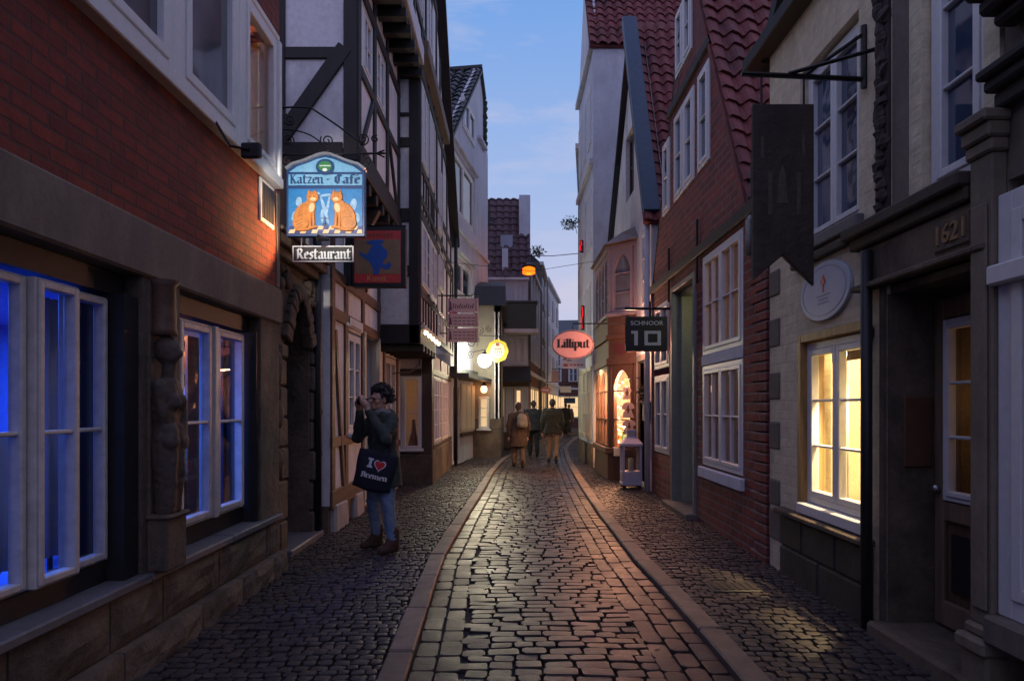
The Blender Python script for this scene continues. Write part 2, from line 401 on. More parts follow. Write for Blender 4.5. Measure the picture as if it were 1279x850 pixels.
kerb=MB()
def kslab(xa,ya,xb,yb,w,side,z=.035):
    dx,dy=xb-xa,yb-ya; L=math.hypot(dx,dy); F=Fr((xa,ya,0),(dx,dy,0),(-dy,dx,0) if side<0 else (dy,-dx,0))
    kerb.box(F,.006,L-.006,-.1,z+random.uniform(-.004,.006),0,w)
y=1.5
while y<40:
    l=random.uniform(.75,1.25)
    kslab(lk(y),y,lk(y+l),y+l,random.uniform(.15,.165),-1); y+=l
y=1.2
while y<40:
    l=random.uniform(.75,1.25)
    kslab(rk(y),y,rk(y+l),y+l,random.uniform(.15,.165),1); y+=l
kerb.build('kerb',M['kerb'],bevel=.012,kind='structure')

pav=MB()
def pave(y0,y1,fx0,fx1,rise):
    y=y0
    while y<y1:
        w=random.uniform(.072,.092)*(1 if y<16 else 1.5); a,b=fx0(y),fx1(y); x=a-random.uniform(0,.06); lod=1 if y>13 else 0
        while x<b:
            l=random.uniform(.07,.115)*(1 if y<16 else 1.4)
            if x+l>b: l=max(.05,b-x)
            sett(pav,x+l/2,y+.03*math.sin(x*3+y),l-.010,w-.010,.028+rise(x)+random.uniform(-.003,.003),random.uniform(-.12,.12),.005,lod)
            x+=l
        y+=w
pave(2.2,24,lambda y: -2.35 if y<13.3 else (-1.75 if y<18 else -1.3),lambda y: lk(y)-.17,lambda x:.0)
pave(2.2,36,lambda y: rk(y)+.17,lambda y: 2.75 if y<17 else max(2.1,rk(y)+.7),lambda x:.0)
for i in range(1): pass
pav.build('pavement',M['small_setts'],smooth=False,kind='structure')

DC=MB(); FD=Fr((1.86,5.75,0),(1,0,0),(0,-1,0)); DC.box(FD,-.20,.20,-.02,.043,-.14,.14)
dcv=DC.build('drain_cover',mottled('rusty cast iron',(.03,.025,.023),.5,20,.5,.4,60),bevel=.006)
dcv['label']='dark cast iron drain cover set in the right hand pavement'; dcv['category']='drain cover'
DC=MB()
for i in range(6): DC.box(FD,-.17+i*.062,-.14+i*.062,.043,.049,-.11,.11)
DC.build('grating',dcv.data.materials[0],dcv)
# ================================================================== COMMON PARTS
def window(parent, F, u0,u1,v0,v1, d, cas=2, cols=1, rows=2, fm=None, gm=None, fw=.06, sw=.045, bw=.022, depth=.07, sill=None, rowpos=None):
    """frame > pane (all the panes of one window), sill"""
    fm=fm or M['white_paint']; gm=gm or M['dark_glass']
    m=MB(); D0,D1=d-depth,d
    m.box(F,u0,u0+fw,v0,v1,D0,D1); m.box(F,u1-fw,u1,v0,v1,D0,D1); m.box(F,u0+fw,u1-fw,v0,v0+fw,D0,D1); m.box(F,u0+fw,u1-fw,v1-fw,v1,D0,D1)
    a,b,c,e=u0+fw,u1-fw,v0+fw,v1-fw; cw=(b-a)/cas
    for i in range(cas):
        p,q=a+i*cw+.003,a+(i+1)*cw-.003; E0,E1=D0+.015,D1+.012
        m.box(F,p,p+sw,c,e,E0,E1); m.box(F,q-sw,q,c,e,E0,E1); m.box(F,p+sw,q-sw,c,c+sw,E0,E1); m.box(F,p+sw,q-sw,e-sw,e,E0,E1)
        for k in range(1,cols):
            uc=p+sw+(q-p-2*sw)*k/cols; m.box(F,uc-bw/2,uc+bw/2,c+sw,e-sw,D0+.025,D1+.004)
        for k in range(1,rows):
            t=rowpos[k-1] if rowpos else k/rows
            vc=c+sw+(e-c-2*sw)*t; m.box(F,p+sw,q-sw,vc-bw/2,vc+bw/2,D0+.027,D1+.002)
    w=m.build('window',fm,parent,bevel=.006)
    MB().box(F,u0+fw*.6,u1-fw*.6,v0+fw*.6,v1-fw*.6,D0+.030,D0+.036).build('pane',gm,w)
    if sill: MB().box(F,u0-.06,u1+.06,v0-.06,v0-.004,d-.05,d+.09).build('sill',sill if not isinstance(sill,bool) else fm,w,bevel=.008)
    return w
def room(parent, F, u0,u1,v0,v1, d0, d1, mat, t=.04, floor=None):
    m=MB(); m.box(F,u0,u1,v0,v1,d1-t,d1); m.box(F,u0,u0+t,v0,v1,d1,d0); m.box(F,u1-t,u1,v0,v1,d1,d0)
    m.box(F,u0+t,u1-t,v0,v0+t,d1,d0); m.box(F,u0+t,u1-t,v1-t,v1,d1,d0)
    return m.build('room',mat,parent)
def shell(m, F, u0,u1,v0,v1, d0, dback, t=.2):
    """side and back walls behind a facade"""
    m.box(F,u0,u0+t,v0,v1,dback,d0); m.box(F,u1-t,u1,v0,v1,dback,d0); m.box(F,u0+t,u1-t,v0,v1,dback,dback+t)
def tiles(O, A, B, W, L, mat, name, parent, pw=.22, course=.26, amp=.035, lift=.03, seg=8):
    """pantiles: A runs along the eave, B up the slope"""
    O=V(O);A=V(A).normalized();B=V(B).normalized();Nn=A.cross(B).normalized()
    if Nn.z<0: Nn=-Nn
    nc=int(W/pw*seg); m=MB()
    def prof(i):
        t=(i%seg)/seg; return amp*(math.sin(2*math.pi*t)+.35*math.sin(4*math.pi*t+.6))
    r=0
    while r*course<L:
        b0=r*course; b1=min(L,b0+course*1.12); vs=[]
        offs=[random.uniform(-.02,.02) for _ in range(nc//seg+2)]; lf=[random.uniform(-.010,.012) for _ in range(nc//seg+2)]
        for i in range(nc+1):
            q=A*(i*pw/seg); o=offs[i//seg]
            vs+= [O+q+B*(b0+o)+Nn*(prof(i)+lift-.018+lf[i//seg]), O+q+B*(b0+o)+Nn*(prof(i)+lift+.004+lf[i//seg]), O+q+B*b1+Nn*prof(i)]
        fs=[]
        for i in range(nc):
            a=3*i; fs+=[(a,a+3,a+4,a+1),(a+1,a+4,a+5,a+2)]
        m.add(vs,fs); r+=1
    # boarding under the tiles
    q=lambda a,b,n: O+A*a+B*b+Nn*n
    m.add([q(0,0,-.05),q(W,0,-.05),q(W,L,-.05),q(0,L,-.05),q(0,0,-.12),q(W,0,-.12),q(W,L,-.12),q(0,L,-.12)],[(0,1,2,3),(4,5,6,7),(0,1,5,4),(1,2,6,5),(2,3,7,6),(3,0,4,7)])
    return m.build(name,mat,parent)
def area(name, loc, target, sx, sy, power, col):
    l=bpy.data.lights.new(name,'AREA'); l.shape='RECTANGLE'; l.size=sx; l.size_y=sy; l.energy=power; l.color=col
    o=bpy.data.objects.new(name,l); COL.objects.link(o); o.location=loc; o.rotation_euler=(V(target)-V(loc)).to_track_quat('-Z','Y').to_euler(); return o
def point(name, loc, power, col, r=.06):
    l=bpy.data.lights.new(name,'POINT'); l.energy=power; l.color=col; l.shadow_soft_size=r
    o=bpy.data.objects.new(name,l); COL.objects.link(o); o.location=loc; return o
def spot(name, loc, target, power, col, ang, blend=.4, r=.04):
    l=bpy.data.lights.new(name,'SPOT'); l.energy=power; l.color=col; l.spot_size=R(ang); l.spot_blend=blend; l.shadow_soft_size=r
    o=bpy.data.objects.new(name,l); COL.objects.link(o); o.location=loc; o.rotation_euler=(V(target)-V(loc)).to_track_quat('-Z','Y').to_euler(); return o

# ================================================================== BRICK RESTAURANT (left, nearest)
F=FL(-2.2); Y0,Y1=-3,6.45
H=thing('brick_building','red brick restaurant building over a stone ground floor with blue lit windows','house',(-4,3,0))
m=MB()
m.wall(F,Y0,Y1,.56,2.33,[(-.3,4.06,.5,2.4),(4.52,5.98,.5,2.4)],-.30,0)
shell(m,F,Y0,Y1,-.05,2.33,-.30,-5.2,.25)
m.build('stone_wall',M['stone_brown'],H,merge=True)
m=MB(); m.box(F,Y0,Y1+.02,2.33,2.66,-.32,.025); m.build('stone_band',M['stone_grey'],H,bevel=.015)
m=MB()
m.wall(F,Y0,Y1,2.66,5.5,[(1.2,6.34,3.57,4.97)],-.28,0); shell(m,F,Y0,Y1,2.33,5.5,-.28,-5.2,.25); m.box(F,Y0,Y1,5.4,5.5,-5,-.28)
m.build('brick_wall',M['brick_left'],H,merge=True)
m=MB()   # plinth: big rough blocks over a stepped course
def rough_block(m,u0,u1,v0,v1,d0,d1):
    nu,nv=6,4; base=len(m.v)
    for j in range(nv+1):
        for i in range(nu+1):
            e=(i in(0,nu)) or (j in(0,nv))
            m.v.append(F.p(u0+(u1-u0)*i/nu, v0+(v1-v0)*j/nv, d1-(.022 if e else random.uniform(-.012,.014))))
    n=len(m.v)
    for j in range(nv):
        for i in range(nu):
            a=base+j*(nu+1)+i; m.f.append((a,a+1,a+nu+2,a+nu+1))
    m.box(F,u0,u1,v0,v1,d0,d1-.0225)
u=Y0
while u<Y1-.1:
    l=min(random.uniform(.55,1.05),Y1-u)
    if Y1-u-l<.25: l=Y1-u
    rough_block(m,u+.008,u+l-.008,.21,.495,-.1,.03); u+=l
u=Y0
while u<Y1-.1:
    l=min(random.uniform(.5,.95),Y1-u)
    if Y1-u-l<.25: l=Y1-u
    rough_block(m,u+.006,u+l-.006,-.04,.20,-.1,.10); u+=l
m.box(F,Y0,Y1,-.05,.5,-.3,-.1)
m.build('plinth',M['stone_brown'],H)
m=MB()
for a,b in((Y0,2.1),(2.105,4.1),(4.105,5.3),(5.305,Y1)): m.box(F,a,b-.004,.5,.555,-.31,.045)
m.build('window_ledge',M['ledge'],H,bevel=.01)
m=MB()   # black wooden lining of the recesses
m.box(F,-.3,4.06,2.2,2.326,-.28,-.10); m.box(F,3.91,4.055,.56,2.2,-.28,-.02); m.box(F,-.3,3.91,.56,.675,-.28,-.12)
m.box(F,4.525,5.975,2.2,2.326,-.28,-.10); m.box(F,5.93,5.975,.56,2.2,-.28,-.02); m.box(F,4.57,5.93,.56,.70,-.28,-.14); m.box(F,4.525,4.57,.56,2.2,-.28,-.12)
m.box(F,-.3,2.9,.66,.70,-.28,-.17); m.box(F,3.90,3.905,.6,2.2,-.3,-.29)
m.build('recess_lining',M['black_paint'],H)
# two white casement windows, each leaf its own plane as in a shallow bow
WG=M['glass']
for a,b,dd in ((.3,1.45,-.10),(1.47,2.3,-.10),(2.31,2.84,-.08),(2.85,3.235,-.10),(3.24,3.57,-.06),(3.575,3.90,-.11)):
    window(H,F,a,b,.68,2.17,dd,1,1,2,fm=M['aged_paint'],gm=WG,fw=.012,sw=.036,rowpos=[.5])
for a,b,dd in ((4.70,5.235,-.10),(5.30,5.86,-.10)):
    window(H,F,a,b,.70,2.17,dd,1,1,2,fm=M['aged_paint'],gm=WG,fw=.02,sw=.045,rowpos=[.5])
m=MB()
for u in (2.305,2.845): m.box(F,u-.03,u+.03,.68,2.17,-.2,-.09)
m.box(F,4.575,4.70,.70,2.17,-.2,-.11); m.box(F,5.235,5.30,.70,2.17,-.2,-.07); m.split('mullion',M['aged_paint'],H,bevel=.006)
room(H,F,-.3,5.98,.3,2.30,-.32,-4.0,M['blue_room'])
# pale net curtains
M['net']=plain('pale net curtain',(.55,.55,.60),.9,0,.08,8)
def curtain(parent,F,u0,u1,v0,v1,d,waves,amp,mat):
    m=MB(); n=waves*8; vs=[]
    for i in range(n+1):
        u=u0+(u1-u0)*i/n; dd=d+amp*math.sin(i/8*2*math.pi)
        vs+=[F.p(u,v0,dd-.002),F.p(u,v1,dd-.002)]
    m.add(vs,[(2*i,2*i+2,2*i+3,2*i+1) for i in range(n)])
    o=m.build('curtain',mat,parent,smooth=True); md=o.modifiers.new('s','SOLIDIFY'); md.thickness=.004; return o
curtain(H,F,4.95,5.10,.72,2.15,-.34,3,.018,M['net'])
curtain(H,F,2.62,2.84,.72,2.15,-.34,3,.018,M['net']); curtain(H,F,3.38,3.52,.72,1.4,-.36,2,.018,M['net']); curtain(H,F,3.74,3.88,.72,2.15,-.36,2,.018,M['net'])
curtain(H,F,1.9,2.2,.72,2.15,-.34,3,.018,M['net'])
# carved half pillar with a herm figure between the windows
m=MB(); m.box(F,4.12,4.48,.56,2.33,-.02,.012); m.build('pillar',M['stone_brown'],H,bevel=.01)
pc=F.p(4.21,0,.05)
m=MB(); m.box(F,4.10,4.35,.555,.87,.0,.13); m.box(F,4.085,4.365,.87,.90,.0,.15); m.build('pedestal',M['stone_brown'],H,bevel=.012)
m=MB(); m.lathe(pc+V((0,0,1.99)),[(.085,0),(.075,.04),(.07,.30),(.10,.335)],14); m.build('half_column',M['timber_red'],H,smooth=True)

def blob(name, parent, chains, lofts=(), balls=(), mat=None, voxel=.012, smooth=4, loc=None, mats=None):
    """one continuous body: tapered limbs, horizontal loft rings and swellings fused by a voxel remesh"""
    m=MB()
    for pts,rs in chains:
        pts=[V(p) for p in pts]
        dense=[];dr=[]
        for i in range(len(pts)-1):
            for t in (0,.34,.67): dense.append(pts[i].lerp(pts[i+1],t)); dr.append(rs[i]+(rs[i+1]-rs[i])*t)
        dense.append(pts[-1]); dr.append(rs[-1])
        m.tube(dense,dr,12)
        for p,r in zip(pts,rs): m.ball(p,r*.99,12,8)
    for rings in lofts:
        base=len(m.v); n=16
        for c,rx,ry,yaw in rings:
            c=V(c)
            for k in range(n):
                th=2*math.pi*k/n; x,yv=math.cos(th),math.sin(th)
                ex=abs(x)**.85*(1 if x>0 else -1)*rx; ey=abs(yv)**.85*(1 if yv>0 else -1)*ry
                m.v.append(c+V((ex*math.cos(yaw)-ey*math.sin(yaw), ex*math.sin(yaw)+ey*math.cos(yaw),0)))
        for i in range(len(rings)-1):
            for k in range(n):
                k2=(k+1)%n; m.f.append((base+i*n+k,base+i*n+k2,base+(i+1)*n+k2,base+(i+1)*n+k))
        m.f.append(tuple(base+k for k in range(n))); m.f.append(tuple(base+(len(rings)-1)*n+k for k in range(n)))
    for c,r in balls: m.ball(c,r,14,10)
    o=m.build(name,mat,parent,loc=loc)
    md=o.modifiers.new('r','REMESH'); md.mode='VOXEL'; md.voxel_size=voxel; md.use_smooth_shade=True
    if smooth:
        s=o.modifiers.new('s','SMOOTH'); s.iterations=smooth; s.factor=.5
    return o
M['carved']=mottled('carved dark oak',(.085,.06,.045),.5,6,.7,.4,30)
b=pc+V((.02,0,.9))

blob('carved_figure',H,
  [([b+V((0,-.02,.42)),b+V((.02,-.10,.62)),b+V((.0,-.125,.78))],[.05,.045,.05]),([b+V((.06,.11,.47)),b+V((.05,.13,.6)),b+V((0,.125,.77))],[.045,.05,.055]),
   ([b+V((.01,0,.8)),b+V((.02,0,.93))],[.05,.05]),([b+V((.05,.05,.5)),b+V((.06,.06,.25)),b+V((.04,.05,.03))],[.055,.05,.045]),([b+V((.05,-.06,.5)),b+V((.05,-.06,.25)),b+V((.04,-.05,.03))],[.06,.052,.045])],
  [[((b.x,b.y,b.z+.0),.075,.10,0),((b.x,b.y,b.z+.25),.085,.12,0),((b.x,b.y,b.z+.45),.095,.14,0),((b.x,b.y,b.z+.55),.08,.11,0),((b.x,b.y,b.z+.72),.095,.145,0),((b.x,b.y,b.z+.82),.07,.11,0)]],
  [(b+V((.025,0,.99)),(.075,.072,.09)),(b+V((.0,0,1.0)),(.08,.085,.095)),(b+V((.10,0,.98)),(.02,.015,.025)),(b+V((.08,.05,.68)),(.05,.05,.05)),(b+V((.08,-.05,.68)),(.05,.05,.05)),(b+V((.06,.09,.43)),(.06,.09,.06)),(b+V((.06,-.07,.44)),(.06,.08,.055))],
  M['carved'],.010,2)
fg=[o for o in scene.objects if o.name=='carved_figure'][0]
for v in fg.data.vertices: v.co.y=(v.co.y-(b.y-WLOC[fg.name].y))*.74+(b.y-WLOC[fg.name].y); v.co.x=(v.co.x-(b.x-WLOC[fg.name].x))*.85+(b.x-WLOC[fg.name].x)
dm=fg.modifiers.new('d','DISPLACE'); ct=bpy.data.textures.new('chisel','CLOUDS'); ct.noise_scale=.03; ct.noise_depth=3; dm.texture=ct; dm.strength=.014; dm.mid_level=.5
# upper window strip
for a,b_,g in ((1.25,2.3,'sky_tint_glass'),(2.36,3.5,'curtain_glass'),(3.56,4.38,'curtain_glass'),(4.46,5.42,'curtain_glass')):
    window(H,F,a,b_,3.66,4.93,.035,1,1,1,gm=M[g],fw=.075,sw=.07)
window(H,F,5.50,6.31,3.66,4.93,.035,1,1,1,gm=WG,fw=.07,sw=.05)
m=MB(); m.box(F,1.2,6.34,3.57,3.66,-.05,.08); m.box(F,1.2,6.34,4.93,4.985,-.05,.045)
for u in (2.33,3.53,4.42,5.46): m.box(F,u-.05,u+.05,3.66,4.93,-.05,.042)
m.box(F,6.305,6.36,3.66,4.93,-.05,.06); m.build('window_surround',M['white_paint'],H,bevel=.008)
room(H,F,5.42,6.36,3.4,5.1,-.3,-1.6,M['warm_room'])
M['drape']=plain('cream drape',(.55,.48,.38),.9,0,.1,6)
curtain(H,F,5.60,6.25,3.68,4.92,-.22,4,.03,M['drape'])
MB().box(F,6.322,6.338,3.67,4.92,-.27,-.055).build('window_reveal',M['cream_paint'],H)
# vent, trim, downpipe
m=MB(); m.box(F,5.92,6.26,3.17,3.55,0,.022)
vg=m.build('vent_grille',M['white_paint'],H,bevel=.006)
m=MB()
for i in range(7): m.box(F,5.955+i*.042,5.983+i*.042,3.205,3.515,.018,.027)
m.build('slat',M['black_paint'],vg)
m=MB(); m.box(F,6.36,6.44,2.67,3.55,.0,.012); m.build('corner_trim',M['stone_grey'],H,bevel=.004)


# things inside the restaurant
M['cloth']=plain('blue tablecloth',(.10,.16,.42),.85,0,.05,10)
M['dark_wood']=wood('dark chair wood',(.05,.03,.02),'z',.45)
tl=['cloth covered restaurant table behind the foremost casement window','cloth covered restaurant table behind the pair of casements left of the carved figure','cloth covered restaurant table behind the window right of the carved figure']
def dup_tree(o,parent=None):
    c=o.copy(); COL.objects.link(c)
    if parent: c.parent=parent
    for ch in [x for x in scene.objects if x.parent==o and x!=c]: dup_tree(ch,c)
    return c
t0=thing('restaurant_table',tl[0],'table',(0,0,0),'restaurant tables')
MB().lathe((0,0,.0),[(.24,0),(.22,.04),(.05,.08),(.05,.70),(.2,.73)],14).build('table_base',M['dark_wood'],t0,smooth=True)
m=MB(); nn=40; vs=[(0,0,.77)]
for k in range(nn):
    th=2*math.pi*k/nn; vs.append((.46*math.cos(th),.46*math.sin(th),.77))
for k in range(nn):
    th=2*math.pi*k/nn; r=.50+.025*math.sin(th*9); vs.append((r*math.cos(th),r*math.sin(th),.35))
m.add(vs,[(0,1+k,1+(k+1)%nn) for k in range(nn)]+[(1+k,1+(k+1)%nn,1+nn+(k+1)%nn,1+nn+k) for k in range(nn)])
m.build('tablecloth_drape',M['cloth'],t0,smooth=False)
ch0=thing('dining_chair','dark dining chair beside the foremost restaurant table','chair',(0,0,0),'restaurant chairs')
m=MB(); FF=Fr((0,0,0),(1,0,0),(0,-1,0)); m.box(FF,-.21,.21,.43,.47,-.21,.21); m.build('seat',M['dark_wood'],ch0,bevel=.01)
m=MB(); m.box(FF,-.20,.20,.62,.92,-.21,-.18); m.build('backrest',M['dark_wood'],ch0,bevel=.01)
for a in(-.18,.18):
    for b in(-.19,.19): MB().tube([(a,b,0),(a,b,.43 if b<0 else .92)],.018,8).build('leg',M['dark_wood'],ch0)
cl=['dark dining chair beside the foremost restaurant table','dark dining chair between the casements and the middle restaurant table','dark dining chair by the table right of the carved figure']
for i,(x,y) in enumerate(((-3.3,2.35),(-3.25,4.2),(-3.2,5.45))):
    t=t0 if i==0 else dup_tree(t0); t.location=(x,y,.34); t['label']=tl[i]
    c=ch0 if i==0 else dup_tree(ch0); c.location=(x+.05,y-.72,.34); c['label']=cl[i]; c.rotation_euler=(0,0,math.pi if i!=1 else 2.4)
# lit shelf of bottles at the back
sh=thing('bottle_shelf','warm lit wooden shelf of bottles on the end wall of the blue restaurant','shelf',(-5.6,7.0,.3))
# it stands against the rear wall of the room, seen through the second window
sx,sy=-2.90,5.76
sh.location=(sx,sy,.34); WLOC[sh.name]=V((sx,sy,.34))
FS=Fr((sx,sy,.34),(1,0,0),(0,-1,0))
M['shelf_wood']=wood('shelf oak',(.30,.16,.07),'y',.5)
m=MB(); m.box(FS,-.20,.20,0,1.8,-.16,-.13)
for v in (0.02,.45,.8,1.15,1.5,1.78): m.box(FS,-.20,.20,v-.02,v+.01,-.13,.12)
m.box(FS,-.22,-.20,0,1.8,-.16,.12); m.box(FS,.20,.22,0,1.8,-.16,.12); m.build('shelf_case',M['shelf_wood'],sh)
bm_=[plain('amber glass bottle',(.45,.2,.04),.15),plain('green glass bottle',(.06,.16,.06),.15),plain('clear spirit bottle',(.6,.55,.4),.15)]
k=0
bl=['amber bottle','green bottle','clear bottle']; shn=['lowest','second','third','top']
for si,v in enumerate((.46,.81,1.16,1.51)):
    for j in range(4):
        q=k%3; hgt=random.uniform(.2,.27)
        o=MB().lathe(FS.p(-.14+j*.095,v,.0),[(.032,0),(.034,.12*hgt/.24),(.03,.15*hgt/.24),(.012,.18*hgt/.24),(.012,hgt)],10).build('bottle',bm_[q],smooth=True)
        tag(o,'%s on the %s board of the lit restaurant shelf'%(bl[q],shn[si]),'bottle','bottles on the lit shelf, %s board, %s'%(shn[si],bl[q])); k+=1
area('shelf_light',FS.p(0,1.84,.22),FS.p(0,.8,-.1),.35,.1,3.2,(1,.5,.16))
area('restaurant_light_a',(-3.6,1.6,2.22),(-3.6,1.6,0),1.0,1.6,17,(.05,.19,1))
area('restaurant_light_b',(-3.6,4.6,2.22),(-3.6,4.6,0),1.0,1.6,105,(.04,.18,1))
WS=thing('added_spotlight','small black added spotlight between the cat sign and the restaurant board, warming the brick','spotlight',(-1.80,6.36,3.10))  # made-up lamp, added only to throw orange light on the brick strip
ws=V((-1.80,6.36,3.125)); wd=(V((-2.2,6.03,3.12))-ws).normalized(); HW=Fr(ws,V((0,0,1)).cross(wd),wd)
m=MB(); m.tube([ws-wd*.10,ws-wd*.03],[.018,.028],12); m.tube([ws-wd*.03,ws+wd*.01],[.028,.03],12,caps=False); m.build('housing',M['black_paint'],WS,smooth=False)
MB().tube([ws-wd*.06,ws+V((.02,.05,.02)),V((-1.76,6.49,3.13))],.010,6).build('arm',M['iron'],WS)
spot('added_spot_beam',ws+wd*.0,V((-2.2,6.08,3.12)),46,(1,.50,.20),86,.55,.02)  # warm beam of the added lamp
point('room_lamp_upper',(-2.9,5.85,4.6),60,(1,.72,.4),.05)
# ================================================================== STONE PORTAL
F=FL(-2.38)
PT=thing('stone_portal','carved sandstone portal with a pointed arch doorway beside the brick building','portal',(-2.5,7.4,0))
arch=[]
uc,hw,vs0,va=7.55,.44,2.15,2.72
for i in range(9):
    t=i/8; arch.append((uc-hw+hw*t, vs0+(va-vs0)*math.sin(t*math.pi/2)**.85))
left=arch; right=[(2*uc-a,b) for a,b in arch[::-1]]
m=MB()
m.box(F,6.5,uc-hw,-.05,vs0,-.5,0); m.box(F,uc+hw,8.2,-.05,vs0,-.5,0)
for i in range(8):
    a,b=left[i],left[i+1]; m.prism(F,[a,b,(b[0],3.05),(a[0],3.05)],-.5,0)
    a,b=right[i],right[i+1]; m.prism(F,[a,b,(b[0],3.05),(a[0],3.05)],-.5,0)
m.box(F,6.5,uc-hw,vs0,3.05,-.5,0); m.box(F,uc+hw,8.2,vs0,3.05,-.5,0)
m.box(F,6.5,8.2,3.05,4.3,-.5,-.1)
m.build('portal_wall',M['stone_brown'],PT,merge=True)
m=MB()
for s in (-1,1):
    v=0.0; k=0
    while v<2.15:
        h=random.uniform(.26,.42); ww=.30 if k%2 else .22; a=uc+s*(hw+.02); b=uc+s*(hw+.02+ww)
        m.box(F,min(a,b),max(a,b),v+.008,min(v+h,2.2)-.008,-.1,.035+random.uniform(0,.03)); v+=h; k+=1
m.split('jamb_block',M['stone_brown'],PT,bevel=.02)
m=MB()
for i in range(0,8):
    for seq in (left,right):
        a,b=seq[i],seq[i+1]; c=((a[0]+b[0])/2,(a[1]+b[1])/2)
        m.bar(F,a[0],a[1]+.10,b[0],b[1]+.10,.18,-.05,.07+.01*(i%2))
m.build('archivolt',M['stone_brown'],PT,bevel=.015)
m=MB()
for k in range(46):       # weathered leaf carving in the spandrels
    s=random.choice((-1,1)); u=uc+s*random.uniform(.2,.62); v=random.uniform(2.35,3.0)
    if v< va+.22-abs(u-uc)*.5: continue
    m.ball(F.p(u,v,.02),(.05,random.uniform(.05,.10),random.uniform(.04,.09)),8,6,.18)
for s in (-1,1):
    for v in (1.0,1.5,1.95): m.ball(F.p(uc+s*.72,v,.03),(.06,.09,.16),8,6,.2)
m.build('carving',M['stone_brown'],PT,smooth=True)
m=MB(); m.box(F,6.48,8.2,3.05,3.14,-.3,.10); m.box(F,6.48,8.2,3.14,3.24,-.3,.17); m.box(F,6.48,8.2,3.24,3.28,-.3,.21); m.build('cornice',M['stone_brown'],PT,bevel=.012)
m=MB(); m.box(F,uc-hw-.02,uc+hw+.02,0,2.8,-.46,-.40)
for i in range(5): m.box(F,uc-hw+.02+i*.175,uc-hw+.185+i*.175,.05,2.7,-.40,-.375)
d=m.build('door',M['timber_brown'],PT)
MB().tube([F.p(uc+.3,1.05,-.37),F.p(uc+.3,1.05,-.30),F.p(uc+.2,1.05,-.29)],.014,8).build('handle',M['iron'],d)
MB().box(F,uc-.6,uc+.6,-.05,.09,-.4,.14).build('step',M['ledge'],PT,bevel=.015)
MB().tube([F.p(8.1,0,.07),F.p(8.1,4.2,.07)],.05,10).build('downpipe',M['black_paint'],PT,smooth=True)

# ================================================================== HALF TIMBERED HOUSE (left)
T=thing('half_timbered_house','tall black and white half timbered house with jettied upper floors and a steep gable','house',(-4,12.5,0))
M['panel']=M['plaster_old']; M['panel_white']=M['plaster_white']
F=FL(-2.2)
m=MB()
m.wall(F,8.25,13.4,.35,4.5,[(9.05,9.95,1.2,2.58),(10.1,11.15,.2,2.62),(11.75,12.95,.95,2.45)],-.25,0)
m.box(F,8.25,8.45,.0,4.5,-4,-.25); m.build('lower_wall',M['panel_white'],T,merge=True)
m=MB()
D0,D1=-.01,.028
def V_(u,v0,v1,w=.15): m.box(F,u-w/2,u+w/2,v0,v1,D0,D1)
def H_(v,u0,u1,w=.16): m.box(F,u0,u1,v-w/2,v+w/2,D0,D1+.004)
for u in (8.33,9.0,10.02,11.22): V_(u,.5,4.42)
V_(11.68,.5,4.42,.12); V_(13.02,.5,4.42,.12)
H_(.42,8.25,13.35,.22); H_(2.70,8.25,13.35,.15); H_(3.18,8.25,13.35,.15); H_(4.45,8.25,11.3,.16); H_(1.12,8.25,10.0,.13); H_(.86,11.7,13.3,.12)
m.bar(F,8.42,2.5,8.86,.5,.10,D0,D1+.008)
m.bar(F,9.2,4.3,9.95,3.3,.12,D0,D1+.008); m.bar(F,10.2,3.3,11.1,4.35,.12,D0,D1+.008)
m.build('lower_timbers',M['timber_red'],T,bevel=.006)
window(T,F,9.09,9.93,1.2,2.55,.0,2,1,3,gm=M['curtain_glass'],sill=True)
window(T,F,11.79,12.93,.97,2.43,.0,2,2,3,gm=M['curtain_glass'])
m=MB(); m.box(F,10.12,11.13,.1,2.60,-.24,-.19)
for i in range(2): m.box(F,10.2+i*.48,10.58+i*.48,.3,1.2,-.19,-.17); m.box(F,10.2+i*.48,10.58+i*.48,1.3,2.4,-.19,-.17)
dd=m.build('door',M['black_paint'],T,bevel=.008)
MB().ball(F.p(11.0,1.05,-.15),.03).build('handle',M['steel'],dd,smooth=True)
m=MB(); m.box(F,10.03,10.12,.1,2.66,-.1,.045); m.box(F,11.13,11.22,.1,2.66,-.1,.045); m.build('door_frame',M['cream_paint'],T,bevel=.006)
m=MB(); m.box(F,8.95,9.9,2.62,2.66,0,.04); m.box(F,9.1,9.8,2.64,2.74,.04,.06); m.build('house_plate',M['plaster_white'],T)
M['pale_stone']=mottled('whitewashed plinth stone',(.42,.40,.40),.25,5,.85,.5,18,(.26,.24,.23),bdist=.02)
for i,(a,b_,h) in enumerate(((8.34,9.02,.36),(9.42,9.95,.36),(11.3,11.7,.33),(12.3,12.8,.33))):
    mm=MB(); q=lambda *t:F.p(*t); r_=lambda:random.uniform(-.025,.025)
    mm.add([q(a+r_(),-.02,-.1),q(b_+r_(),-.02,-.1),q(b_-.03+r_(),h+r_(),-.1),q(a+.03+r_(),h+r_(),-.1),q(a+r_(),-.02,.06),q(b_+r_(),-.02,.06),q(b_-.03+r_(),h+r_(),.05),q(a+.03+r_(),h+r_(),.05)],[(0,1,2,3),(4,5,6,7),(0,1,5,4),(1,2,6,5),(2,3,7,6),(3,0,4,7)])
    mm.build('plinth_stone',M['pale_stone'],T,bevel=.035)
m=MB(); m.box(F,8.25,13.4,-.05,.345,-.25,-.02); m.build('plinth',M['stone_brown'],T)
